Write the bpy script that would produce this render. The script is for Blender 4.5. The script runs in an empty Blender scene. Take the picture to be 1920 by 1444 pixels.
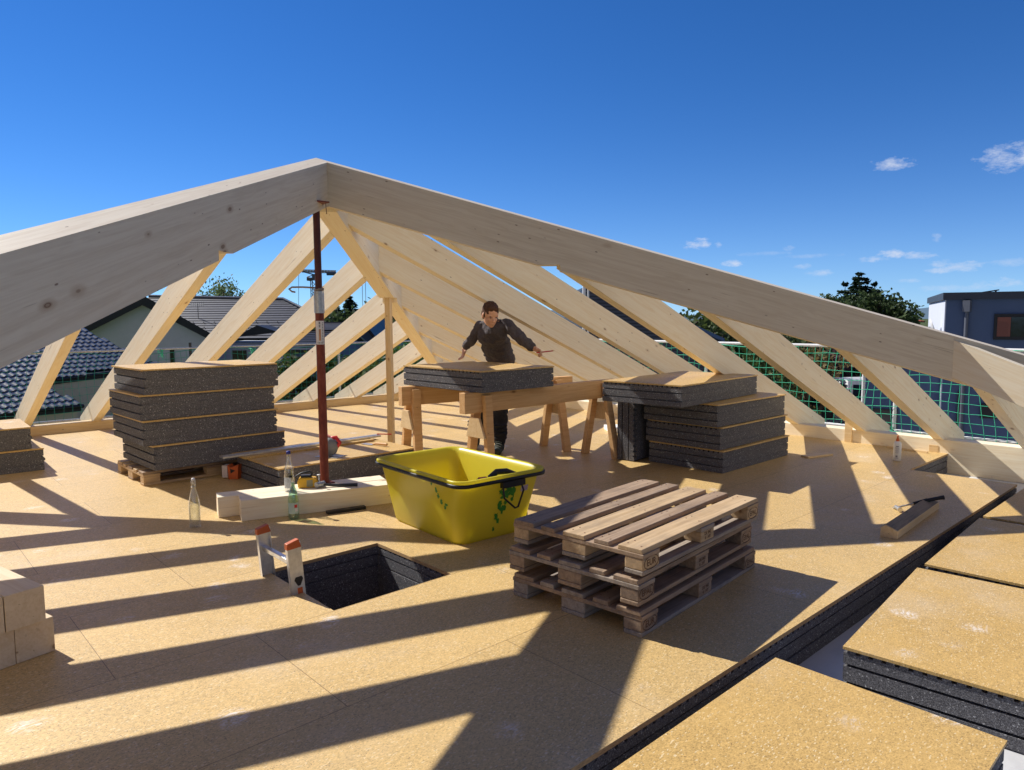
import bpy, bmesh, math, random
from mathutils import Vector, Matrix
random.seed(7)
R_ = math.radians
SC = bpy.context.scene
COL = SC.collection

# ------------------------------------------------------------------ camera
CF = 1332.54                      # focal length in pixels of a 1920 wide picture
CR = Vector((0.73463133, -0.67843268, -0.00677568))
CD = Vector((-0.06767599, -0.06333775, -0.99569488))
CV = Vector((0.67508279, 0.7319272, -0.0924435))
EYE = Vector((0, 0, 1.46))
cam_d = bpy.data.cameras.new('camera'); cam = bpy.data.objects.new('camera', cam_d); COL.objects.link(cam)
cam_d.sensor_width = 36; cam_d.lens = CF / 1920 * 36; cam_d.clip_start = 0.05; cam_d.clip_end = 6000
cam.matrix_world = Matrix(((CR.x, -CD.x, -CV.x, EYE.x), (CR.y, -CD.y, -CV.y, EYE.y), (CR.z, -CD.z, -CV.z, EYE.z), (0, 0, 0, 1)))
SC.camera = cam

def ray(u, v): return CV + CR * ((u - 960) / CF) + CD * ((v - 722) / CF)
CH = Vector((CV.x, CV.y, 0)).normalized()
def at(u, v, d):                   # a place seen at picture position u,v standing d metres away
    r = ray(u, v); return EYE + r * (d / r.dot(CH))
def onplane(u, v, p, n):
    r = ray(u, v); return EYE + r * ((p - EYE).dot(n) / r.dot(n))

# ------------------------------------------------------------------ sun and sky
TO_SUN = Vector((-0.28, 1.05, 1.0)).normalized()
SUN_EL = math.asin(TO_SUN.z); SUN_ROT = math.atan2(TO_SUN.x, TO_SUN.y)
sd = bpy.data.lights.new('sun', 'SUN'); sd.energy = 5.0; sd.angle = R_(0.55); sd.color = (1.0, 0.965, 0.90)
sun = bpy.data.objects.new('sun', sd); COL.objects.link(sun)
sun.rotation_euler = (-TO_SUN).to_track_quat('-Z', 'Y').to_euler(); sun.location = (0, 0, 30)
W = bpy.data.worlds.new('World'); SC.world = W; W.use_nodes = True
SC.view_settings.view_transform = 'Standard'; SC.view_settings.look = 'None'
SC.view_settings.gamma = 1; SC.view_settings.use_curve_mapping = False
SC.view_settings.exposure = 0.27

def build_world():
    nt = W.node_tree; nt.nodes.clear(); N = nt.nodes.new; L = nt.links.new
    out = N('ShaderNodeOutputWorld'); bg = N('ShaderNodeBackground'); L(bg.outputs[0], out.inputs[0])
    sky = N('ShaderNodeTexSky'); sky.sky_type = 'NISHITA'; sky.sun_disc = False
    sky.sun_elevation = SUN_EL; sky.sun_rotation = SUN_ROT; sky.altitude = 500; sky.air_density = 1.0; sky.dust_density = 0.0; sky.ozone_density = 3.0
    bg.inputs[1].default_value = 0.055
    tc = N('ShaderNodeTexCoord')
    def vm(op, a, b=None):
        n = N('ShaderNodeVectorMath'); n.operation = op
        for i, x in enumerate((a, b)):
            if x is None: continue
            if isinstance(x, (tuple, Vector)): n.inputs[i].default_value = tuple(x)
            else: L(x, n.inputs[i])
        return n
    def m(op, a, b=None, c=None, clamp=False):
        n = N('ShaderNodeMath'); n.operation = op; n.use_clamp = clamp
        for i, x in enumerate((a, b, c)):
            if x is None: continue
            if isinstance(x, (int, float)): n.inputs[i].default_value = x
            else: L(x, n.inputs[i])
        return n.outputs[0]
    d = vm('NORMALIZE', tc.outputs['Generated']).outputs[0]
    zz = vm('DOT_PRODUCT', d, (0, 0, 1)).outputs['Value']
    clear = vm('MULTIPLY', sky.outputs[0], (.32, .88, 1.62)).outputs[0]
    hz = m('POWER', m('SUBTRACT', 1.0, m('ABSOLUTE', zz)), 11.0)                 # pale air low over the horizon
    air = vm('SCALE', (4.2, 4.3, 6.2)); L(m('MULTIPLY', hz, m('GREATER_THAN', zz, -.02)), air.inputs['Scale'])
    skyc0 = vm('ADD', clear, air.outputs[0]).outputs[0]
    def noise(scale, det, rough, stretch=(1, 1, 2.2)):
        s = vm('MULTIPLY', d, stretch).outputs[0]
        n = N('ShaderNodeTexNoise'); n.inputs['Scale'].default_value = scale; n.inputs['Detail'].default_value = det; n.inputs['Roughness'].default_value = rough
        L(s, n.inputs['Vector']); return n.outputs['Fac']
    # broken bright cloud added to the unseen sky behind the viewer for warm fill
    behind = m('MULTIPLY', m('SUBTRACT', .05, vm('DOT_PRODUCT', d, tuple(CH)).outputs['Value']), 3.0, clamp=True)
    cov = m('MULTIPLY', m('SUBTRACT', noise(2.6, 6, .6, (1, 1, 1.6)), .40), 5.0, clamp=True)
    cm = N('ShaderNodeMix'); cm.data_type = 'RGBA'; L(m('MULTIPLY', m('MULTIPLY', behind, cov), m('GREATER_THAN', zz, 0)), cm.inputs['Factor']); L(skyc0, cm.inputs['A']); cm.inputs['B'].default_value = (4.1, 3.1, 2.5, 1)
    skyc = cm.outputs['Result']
    nz = m('MULTIPLY_ADD', noise(62, 8, 0.68), 4.4, -2.35)
    tot = None
    # small fair weather clouds: direction, half width, half height (radians), strength
    clouds = [(1308, 459, .021, .0085, 1.05), (1346, 458, .006, .005, .6), (1374, 494, .015, .005, .8), (1675, 308, .024, .0075, .75), (1898, 295, .034, .017, .75),
              (1676, 476, .024, .006, .85), (1640, 486, .02, .004, .7), (1724, 479, .02, .0045, .6), (1756, 445, .006, .006, .4), (1808, 500, .024, .007, .6),
              (1760, 508, .018, .004, .6), (1765, 494, .014, .005, .5), (1505, 500, .014, .004, .55), (1540, 512, .02, .005, .45), (1880, 530, .03, .006, .5),
              (1480, 465, .008, .004, .45), (1700, 526, .02, .003, .4), (1430, 476, .04, .003, .25), (1520, 480, .04, .003, .25), (1900, 492, .03, .005, .35), (1790, 540, .05, .004, .3)]
    for u, v, sw, sh, k in clouds:
        c = ray(u, v).normalized(); rt = c.cross(Vector((0, 0, 1))).normalized(); up = rt.cross(c)
        x = m('MULTIPLY', vm('DOT_PRODUCT', d, tuple(rt)).outputs['Value'], 1 / sw)
        y0 = m('SUBTRACT', vm('DOT_PRODUCT', d, tuple(up)).outputs['Value'], c.dot(up))
        y = m('MULTIPLY', y0, 1 / sh)
        f = m('MULTIPLY', vm('DOT_PRODUCT', d, tuple(c)).outputs['Value'], 1)
        r2 = m('ADD', m('MULTIPLY', x, x), m('MULTIPLY', y, y))
        e = m('SUBTRACT', m('ADD', 1.05, nz), r2)
        e = m('MULTIPLY', e, 0.62, clamp=True)
        e = m('MULTIPLY', m('MULTIPLY', e, k), m('GREATER_THAN', f, 0.5))
        tot = e if tot is None else m('MAXIMUM', tot, e)
    mix = N('ShaderNodeMix'); mix.data_type = 'RGBA'; mix.blend_type = 'MIX'
    L(m('MINIMUM', tot, 1.0), mix.inputs['Factor'])
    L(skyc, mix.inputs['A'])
    mix.inputs['B'].default_value = (10.5, 11.4, 13.5, 1)
    L(mix.outputs['Result'], bg.inputs[0])
build_world()

# ------------------------------------------------------------------ object helpers
def link(o): COL.objects.link(o); return o
def tag(o, label=None, cat=None, group=None, kind=None):
    if label: o['label'] = label
    if cat: o['category'] = cat
    if group: o['group'] = group
    if kind: o['kind'] = kind
    return o
def empty(name, loc, rz=0.0, label=None, cat=None, group=None):
    o = bpy.data.objects.new(name, None); o.empty_display_size = .1; link(o); o.location = loc; o.rotation_euler = (0, 0, rz)
    return tag(o, label, cat, group)
def copy_tree(o, parent=None):
    c = o.copy(); COL.objects.link(c); c.parent = parent
    for ch in list(o.children): copy_tree(ch, c)
    return c

class MB:
    def __init__(s): s.v = []; s.f = []; s.m = []; s.smooth = []
    def add(s, vs, fs, mi=0, smooth=False):
        b = len(s.v); s.v += [tuple(v) for v in vs]
        for f in fs: s.f.append([b + i for i in f]); s.m.append(mi); s.smooth.append(smooth)
        return s
    def box(s, x0, x1, y0, y1, z0, z1, mi=0, M=None):
        vs = [Vector((x, y, z)) for z in (z0, z1) for y in (y0, y1) for x in (x0, x1)]
        if M is not None: vs = [M @ v for v in vs]
        return s.add(vs, [(0, 2, 3, 1), (4, 5, 7, 6), (0, 1, 5, 4), (2, 6, 7, 3), (0, 4, 6, 2), (1, 3, 7, 5)], mi)
    def hexa(s, vs, mi=0):   # 8 points, bottom loop then top loop, each counter-clockwise
        return s.add(vs, [(3, 2, 1, 0), (4, 5, 6, 7), (0, 1, 5, 4), (1, 2, 6, 5), (2, 3, 7, 6), (3, 0, 4, 7)], mi)
    def prism(s, a, b, mi=0):  # two equal loops
        n = len(a); return s.add(list(a) + list(b), [tuple(range(n))[::-1], tuple(range(n, 2 * n))] + [(i, (i + 1) % n, n + (i + 1) % n, n + i) for i in range(n)], mi)
    def tube(s, pts, r, seg=8, mi=0, close=False, smooth=True):
        pts = [Vector(p) for p in pts]; n = len(pts); rs = r if isinstance(r, (list, tuple)) else [r] * n
        vs = []; up = None
        for i, p in enumerate(pts):
            if close: t = (pts[(i + 1) % n] - pts[i - 1]).normalized()
            else: t = (pts[min(i + 1, n - 1)] - pts[max(i - 1, 0)]).normalized()
            if up is None: up = Vector((0, 0, 1)) if abs(t.z) < .9 else Vector((1, 0, 0))
            a = t.cross(up).normalized(); b = a.cross(t).normalized(); up = b
            vs += [p + a * math.cos(2 * math.pi * k / seg) * rs[i] + b * math.sin(2 * math.pi * k / seg) * rs[i] for k in range(seg)]
        fs = []
        for i in range(n if close else n - 1):
            j = (i + 1) % n
            fs += [(i * seg + k, i * seg + (k + 1) % seg, j * seg + (k + 1) % seg, j * seg + k) for k in range(seg)]
        s.add(vs, fs, mi, smooth)
        if not close:
            s.add(vs[:seg], [tuple(range(seg))[::-1]], mi); s.add(vs[-seg:], [tuple(range(seg))], mi)
        return s
    def lathe(s, prof, seg=20, mi=0, c=(0, 0), smooth=True):
        vs = [(c[0] + r * math.cos(2 * math.pi * k / seg), c[1] + r * math.sin(2 * math.pi * k / seg), z) for r, z in prof for k in range(seg)]
        fs = [(i * seg + k, i * seg + (k + 1) % seg, (i + 1) * seg + (k + 1) % seg, (i + 1) * seg + k) for i in range(len(prof) - 1) for k in range(seg)]
        return s.add(vs, fs, mi, smooth)
    def mesh(s, name, mats, M=None):
        me = bpy.data.meshes.new(name)
        vs = s.v if M is None else [tuple(M @ Vector(v)) for v in s.v]
        me.from_pydata(vs, [], s.f)
        for m_ in (mats if isinstance(mats, (list, tuple)) else [mats]): me.materials.append(m_)
        for p, mi, sm in zip(me.polygons, s.m, s.smooth): p.material_index = mi; p.use_smooth = sm
        me.update(); return me
    def build(s, name, mats, parent=None, loc=None, bevel=0, M=None, clean=True):
        me = s.mesh(name, mats)
        if clean:
            bm = bmesh.new(); bm.from_mesh(me)
            bmesh.ops.recalc_face_normals(bm, faces=bm.faces); bm.to_mesh(me); bm.free()
        o = bpy.data.objects.new(name, me); link(o)
        if M is not None: o.matrix_basis = M
        if loc is not None: o.location = loc
        if parent is not None: o.parent = parent
        if bevel:
            b = o.modifiers.new('bevel', 'BEVEL'); b.width = bevel; b.segments = 2; b.limit_method = 'ANGLE'; b.angle_limit = R_(40)
        return o
def frame(o, xd, zd=Vector((0, 0, 1))):
    x = Vector(xd).normalized(); y = zd.cross(x).normalized(); z = x.cross(y)
    return Matrix(((x.x, y.x, z.x, o[0]), (x.y, y.y, z.y, o[1]), (x.z, y.z, z.z, o[2]), (0, 0, 0, 1)))

# ------------------------------------------------------------------ materials
class NT:
    def __init__(s, name, rough=.6, spec=.4):
        s.mat = bpy.data.materials.new(name); s.mat.use_nodes = True; s.nt = s.mat.node_tree
        s.b = s.nt.nodes['Principled BSDF']; s.b.inputs['Roughness'].default_value = rough; s.b.inputs['Specular IOR Level'].default_value = spec
        s.tc = s.n('ShaderNodeTexCoord')
    def n(s, t): return s.nt.nodes.new(t)
    def l(s, a, b): s.nt.links.new(a, b)
    def put(s, sock, x):
        if x is None: return
        if isinstance(x, (int, float)): sock.default_value = x
        elif isinstance(x, (tuple, list)): sock.default_value = tuple(x) + ((1,) if len(x) == 3 and len(sock.default_value) == 4 else ())
        else: s.l(x, sock)
    def m(s, op, a, b=None, c=None, clamp=False):
        n = s.n('ShaderNodeMath'); n.operation = op; n.use_clamp = clamp
        for i, x in enumerate((a, b, c)): s.put(n.inputs[i], x)
        return n.outputs[0]
    def vm(s, op, a, b=None):
        n = s.n('ShaderNodeVectorMath'); n.operation = op; s.put(n.inputs[0], a); s.put(n.inputs[1], b); return n.outputs[0]
    def co(s, scale=(1, 1, 1), which='Object', rnd=0.0):
        v = s.tc.outputs[which]
        if rnd:
            oi = s.n('ShaderNodeObjectInfo'); v = s.vm('ADD', v, s.vm('MULTIPLY', s.comb(oi.outputs['Random'], oi.outputs['Random'], oi.outputs['Random']), (rnd * 3, rnd, rnd * 2)))
        return s.vm('MULTIPLY', v, scale)
    def comb(s, a, b, c):
        n = s.n('ShaderNodeCombineXYZ'); s.put(n.inputs[0], a); s.put(n.inputs[1], b); s.put(n.inputs[2], c); return n.outputs[0]
    def sep(s, v):
        n = s.n('ShaderNodeSeparateXYZ'); s.put(n.inputs[0], v); return n.outputs
    def noise(s, v, scale, det=3, rough=.5, out='Fac', dist=0):
        n = s.n('ShaderNodeTexNoise'); s.put(n.inputs['Vector'], v); n.inputs['Scale'].default_value = scale; n.inputs['Detail'].default_value = det; n.inputs['Roughness'].default_value = rough; n.inputs['Distortion'].default_value = dist
        return n.outputs[out]
    def vor(s, v, scale, out='Distance', feat='F1', rand=1):
        n = s.n('ShaderNodeTexVoronoi'); n.feature = feat; s.put(n.inputs['Vector'], v); n.inputs['Scale'].default_value = scale; n.inputs['Randomness'].default_value = rand
        return n.outputs[out]
    def ramp(s, f, *stops, interp='LINEAR'):
        n = s.n('ShaderNodeValToRGB'); s.put(n.inputs[0], f); cr = n.color_ramp; cr.interpolation = interp
        while len(cr.elements) < len(stops): cr.elements.new(.5)
        for e, (p, c) in zip(cr.elements, stops):
            e.position = p; c = (c, c, c) if isinstance(c, (int, float)) else c; e.color = (*c, 1)
        return n.outputs['Color']
    def step(s, f, a, b): # smooth 0..1 from a to b
        n = s.n('ShaderNodeMapRange'); n.interpolation_type = 'SMOOTHSTEP'; s.put(n.inputs['Value'], f); n.inputs['From Min'].default_value = a; n.inputs['From Max'].default_value = b; return n.outputs['Result']
    def mix(s, f, a, b, blend='MIX'):
        n = s.n('ShaderNodeMix'); n.data_type = 'RGBA'; n.blend_type = blend; s.put(n.inputs['Factor'], f); s.put(n.inputs['A'], a); s.put(n.inputs['B'], b); return n.outputs['Result']
    def col(s, c): s.put(s.b.inputs['Base Color'], c); return s
    def rough(s, r): s.put(s.b.inputs['Roughness'], r); return s
    def bump(s, h, strength=.3, dist=.01):
        n = s.n('ShaderNodeBump'); n.inputs['Strength'].default_value = strength; n.inputs['Distance'].default_value = dist; s.put(n.inputs['Height'], h); s.l(n.outputs[0], s.b.inputs['Normal']); return s

def wood(name, light, dark, knot=(.16, .07, .03), knots=1.0, grain=1.0, rough=.55, dirt=0.0, dirtc=(.12, .1, .09), endg=True):
    t = NT(name, rough, .3)
    v = t.co((1, 1, 1), rnd=7.3)
    warp = t.noise(t.vm('MULTIPLY', v, (.8, 5, 5)), 1.0, 3, .5)
    w3 = t.vm('ADD', t.vm('MULTIPLY', v, (.45, 22, 22)), t.comb(0, t.m('MULTIPLY', warp, 5.0), t.m('MULTIPLY', warp, 5.0)))
    g = t.noise(w3, 1.6, 4, .62)
    g2 = t.noise(t.vm('MULTIPLY', v, (1.2, 40, 40)), 2.2, 3, .6)
    f = t.m('MULTIPLY', t.step(t.m('ADD', t.m('MULTIPLY', g, .6), t.m('MULTIPLY', g2, .4)), .36, .68), .8)
    c = t.mix(t.m('MULTIPLY', f, grain), light, dark)
    # dark resin streaks running along the grain
    st = t.noise(t.vm('MULTIPLY', v, (1.3, 26, 26)), 1.0, 3, .55)
    stm = t.m('MULTIPLY', t.step(st, .67, .74), t.step(t.noise(t.vm('MULTIPLY', v, (.7, 2.5, 2.5)), 1.0, 1), .5, .62))
    c = t.mix(t.m('MULTIPLY', stm, .45 * grain), c, knot)
    # knots
    kv = t.vm('ADD', t.vm('MULTIPLY', v, (4.2, 9.5, 9.5)), t.comb(t.m('MULTIPLY', warp, .2), 0, 0))
    d = t.vor(kv, 1.0); cc = t.vor(kv, 1.0, 'Color'); rr = t.sep(cc)[0]; r2 = t.sep(cc)[1]
    size = t.m('MULTIPLY_ADD', t.m('POWER', r2, 2.4), .11, .03)
    core = t.m('SUBTRACT', 1.0, t.step(t.m('DIVIDE', d, size), .75, 1.1))
    halo = t.m('SUBTRACT', 1.0, t.step(t.m('DIVIDE', d, size), 1.0, 2.3))
    on = t.step(rr, .52 - .15 * (knots - 1), .58)
    c = t.mix(t.m('MULTIPLY', t.m('MULTIPLY', halo, on), .32 * min(knots, 1.4)), c, (dark[0] * .62, dark[1] * .45, dark[2] * .3))
    rings = t.m('MULTIPLY_ADD', t.m('SINE', t.m('MULTIPLY', d, 160)), .2, .65)
    c = t.mix(t.m('MULTIPLY', t.m('MULTIPLY', core, on), rings), c, knot)
    pk = t.vm('MULTIPLY', v, (9, 26, 26)); pd = t.vor(pk, 1.0); pr = t.sep(t.vor(pk, 1.0, 'Color'))[0]
    c = t.mix(t.m('MULTIPLY', t.m('MULTIPLY', t.m('SUBTRACT', 1.0, t.step(pd, .07, .13)), t.step(pr, .86 - .5 * (knots - 1), .88 - .5 * (knots - 1))), .8), c, knot)
    if grain >= 1:
        ck = t.noise(t.vm('ADD', t.vm('MULTIPLY', v, (2.2, 70, 70)), t.comb(0, t.m('MULTIPLY', warp, 2.0), 0)), 1.0, 2, .4)
        c = t.mix(t.m('MULTIPLY', t.step(ck, .735, .76), .5), c, (dark[0] * .45, dark[1] * .38, dark[2] * .3))
    if dirt:
        dn = t.m('ADD', t.m('MULTIPLY', t.noise(v, 3.2, 5, .65), .55), t.m('MULTIPLY', t.noise(t.vm('MULTIPLY', v, (2.2, 34, 34)), 1.0, 4, .7), .45))
        c = t.mix(t.m('MULTIPLY', t.step(dn, .42, .7), dirt), c, dirtc)
    t.col(c).bump(t.m('ADD', g2, t.m('MULTIPLY', g, .5)), .12, .004)
    return t.mat

MAT = {}
MAT['spruce'] = wood('planed spruce', (.91, .81, .62), (.82, .67, .44))
MAT['glulam'] = wood('planed glulam spruce', (.80, .70, .54), (.66, .54, .39), knots=1.35)
MAT['sawhorse'] = wood('site timber', (.72, .46, .22), (.58, .31, .12), knots=1.2)
MAT['spruce_old'] = wood('stored spruce', (.72, .57, .38), (.60, .44, .26))
MAT['lath'] = wood('rough spruce lath', (.74, .56, .32), (.62, .42, .2))
MAT['pallet_a'] = wood('weathered pallet board', (.42, .30, .20), (.27, .175, .11), dirt=.75, dirtc=(.10, .08, .07), rough=.75)
MAT['pallet_b'] = wood('newer pallet board', (.60, .43, .25), (.44, .29, .15), dirt=.5, dirtc=(.16, .12, .095), rough=.7)
MAT['pallet_c'] = wood('grey pallet board', (.42, .35, .28), (.26, .20, .155), dirt=.7, dirtc=(.12, .11, .11), rough=.8)

def chip(name, base=(.56, .36, .12), rnd=0, seams=False, big=1.0):
    t = NT(name, .5, .5)
    v = t.co(rnd=rnd)
    cell = t.vor(t.vm('MULTIPLY', v, (1, 1, 1)), 250, 'Color'); k = t.sep(cell)
    cell2 = t.sep(t.vor(t.vm('ADD', t.vm('MULTIPLY', v, (.6, 1.4, 1)), t.vm('MULTIPLY', t.noise(v, 40, 2, out='Color'), (.006, .006, .006))), 170, 'Color'))
    f = t.m('ADD', t.m('MULTIPLY', k[0], .5), t.m('MULTIPLY', cell2[1], .5))
    lo = tuple(x * .70 for x in base); hi = tuple(min(1, x * 1.22 + .01) for x in base)
    c = t.ramp(f, (.18, lo), (.45, base), (.62, base), (.88, hi))
    c = t.mix(t.m('MULTIPLY', t.step(cell2[0], .95, .96), .55), c, (.84, .70, .45))
    c = t.mix(t.m('MULTIPLY', t.step(k[1], .965, .975), .6), c, (.13, .07, .03))
    c = t.mix(t.m('MULTIPLY', t.step(t.noise(v, 22, 5, .7), .52, .7), .22), c, tuple(x * .66 for x in base))
    mid = t.noise(v, 2.3, 4, .6)
    c = t.mix(t.m('MULTIPLY', t.step(mid, .4, .7), .22), c, tuple(x * 1.25 for x in base))
    # pale scuffs, like dusty boot marks
    a = t.step(t.vor(t.vm('ADD', v, t.vm('MULTIPLY', t.noise(v, 6, 3, out='Color'), (.16, .16, 0))), 3.0), .24, .05)
    sc = t.m('MULTIPLY', t.step(t.noise(t.vm('ADD', t.vm('MULTIPLY', v, (30, 75, 1)), t.vm('MULTIPLY', t.noise(v, 9, 2, out='Color'), (8, 8, 0))), 1.0, 5, .75), .44, .60), a)
    sc = t.m('MULTIPLY', sc, t.step(t.noise(v, .9, 2), .36, .52))
    c = t.mix(t.m('MULTIPLY', sc, .85), c, (.84, .78, .72))
    dust = t.step(t.noise(v, 1.1, 5, .65), .5, .8)
    c = t.mix(t.m('MULTIPLY', dust, .28), c, (.7, .62, .52))
    if seams:
        br = t.n('ShaderNodeTexBrick'); br.offset = .42; br.inputs['Scale'].default_value = 1; br.inputs['Mortar Size'].default_value = .0015; br.inputs['Mortar Smooth'].default_value = .1
        br.inputs['Brick Width'].default_value = 1.4; br.inputs['Row Height'].default_value = .84
        br.inputs['Color1'].default_value = (1, 1, 1, 1); br.inputs['Color2'].default_value = (.93, .93, .93, 1); br.inputs['Mortar'].default_value = (0.34, 0.28, 0.22, 1)
        t.l(t.vm('ADD', t.tc.outputs['Object'], (.12, .20, 0)), br.inputs['Vector'])
        c = t.mix(1.0, c, br.outputs['Color'], 'MULTIPLY')
    t.col(c); t.rough(t.m('MULTIPLY_ADD', t.noise(v, 30, 3), .25, .36)); t.bump(t.m('ADD', t.m('MULTIPLY', f, .5), t.noise(v, 300, 2)), .16, .0015)
    return t.mat
MAT['chip'] = chip('chipboard', rnd=5.1)
MAT['floorchip'] = chip('chipboard floor', (.62, .42, .17), seams=True)
t = NT('chipboard edge', .8, .2); v = t.co((30, 30, 300)); t.col(t.ramp(t.noise(v, 1.5, 3, .7), (.3, (.30, .18, .08)), (.6, (.55, .36, .18)), (.8, (.7, .5, .28)))); MAT['chipedge'] = t.mat

t = NT('grey bead foam', .85, .15); v = t.co(rnd=3.3)
k = t.sep(t.vor(v, 300, 'Color')); k2 = t.sep(t.vor(v, 170, 'Color'))
c = t.ramp(k[0], (.1, (.075, .073, .078)), (.6, (.125, .122, .13)), (.95, (.20, .198, .21)))
c = t.mix(t.m('MULTIPLY', t.step(k[1], .95, .97), .6), c, (.36, .355, .36)); c = t.mix(t.m('MULTIPLY', t.step(k2[2], .972, .98), .7), c, (.52, .52, .53))
c = t.mix(t.m('MULTIPLY', t.step(t.noise(v, 5, 4, .6), .5, .75), .25), c, (.17, .165, .165))
t.col(c).bump(t.vor(v, 300), .5, .003); MAT['foam'] = t.mat
t = NT('pale membrane', .45, .4); t.col(t.mix(t.step(t.noise(t.co(), 3, 5, .65), .4, .7), (.62, .62, .62), (.50, .50, .51))); MAT['membrane'] = t.mat
t = NT('white foam', .8, .2); t.col((.82, .82, .80)); MAT['whitefoam'] = t.mat

def plain(name, c, rough=.5, metal=0, var=.12, scale=8, spec=.4, bump=0):
    t = NT(name, rough, spec); t.b.inputs['Metallic'].default_value = metal
    f = t.noise(t.co(), scale, 5, .65)
    t.col(t.mix(t.step(f, .3, .75), c, tuple(x * (1 - var) for x in c)))
    t.rough(t.m('MULTIPLY_ADD', f, .2, rough - .1))
    if bump: t.bump(f, bump, .01)
    return t.mat
MAT['black'] = plain('black rubber', (.015, .015, .017), .45)
MAT['dark'] = plain('dark plastic', (.03, .032, .036), .4)
MAT['red'] = plain('red paint', (.42, .03, .02), .4)
MAT['redplastic'] = plain('red plastic', (.62, .03, .035), .35)
MAT['orange'] = plain('orange plastic', (.62, .13, .03), .45, var=.3)
MAT['yellowtool'] = plain('yellow tool plastic', (.78, .44, .03), .35)
MAT['bluetool'] = plain('dark blue tool plastic', (.03, .075, .13), .35)
MAT['grey'] = plain('grey plastic', (.22, .23, .24), .5)
MAT['white'] = plain('white paint', (.78, .78, .77), .5)
MAT['alu'] = plain('aluminium', (.72, .73, .75), .32, metal=.85, var=.2, scale=30)
MAT['steel'] = plain('galvanised steel', (.55, .56, .57), .42, metal=.7, var=.35, scale=40)
MAT['label'] = plain('paper label', (.78, .76, .74), .6)
t = NT('rusty red prop paint', .55, .35); f = t.noise(t.co((1, 1, .4)), 14, 6, .7); t.col(t.ramp(f, (.3, (.12, .022, .014)), (.5, (.19, .035, .02)), (.68, (.27, .07, .04)), (.8, (.35, .2, .14)))); MAT['prop'] = t.mat
t = NT('nail rust', .6, .3); t.col((.2, .09, .05)); MAT['rust'] = t.mat
def glass(name, tint, gloss=.9, body=.06):
    t = NT(name, .03, .5); tr = t.n('ShaderNodeBsdfTransparent'); tr.inputs[0].default_value = (*tint, 1)
    gl = t.n('ShaderNodeBsdfGlossy'); gl.inputs['Roughness'].default_value = .04; gl.inputs[0].default_value = (1, 1, 1, 1)
    lw = t.n('ShaderNodeLayerWeight'); lw.inputs[0].default_value = .35; f = t.m('MULTIPLY_ADD', lw.outputs['Facing'], gloss * .55, body)
    mx = t.n('ShaderNodeMixShader'); t.l(f, mx.inputs[0]); t.l(tr.outputs[0], mx.inputs[1]); t.l(gl.outputs[0], mx.inputs[2]); t.l(mx.outputs[0], t.nt.nodes['Material Output'].inputs[0]); return t.mat
MAT['glass'] = glass('clear bottle glass', (.975, .985, .98)); MAT['greenglass'] = glass('greenish bottle glass', (.78, .92, .85)); MAT['water'] = glass('water', (.97, .985, .98), .5, .03)
# ================================================================== the setting
G = -3.5                                   # street level
S = Vector((2.891, 5.312, 2.725))          # where the two near hips meet (near face, top edge)
SL = .41                                   # roof slope
EX0, EX1, EY0, EY1 = -2.70, 8.48, -.29, 10.90
HD = .347                                  # plumb depth of hips
RD = .296                                  # plumb depth of rafters

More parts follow.
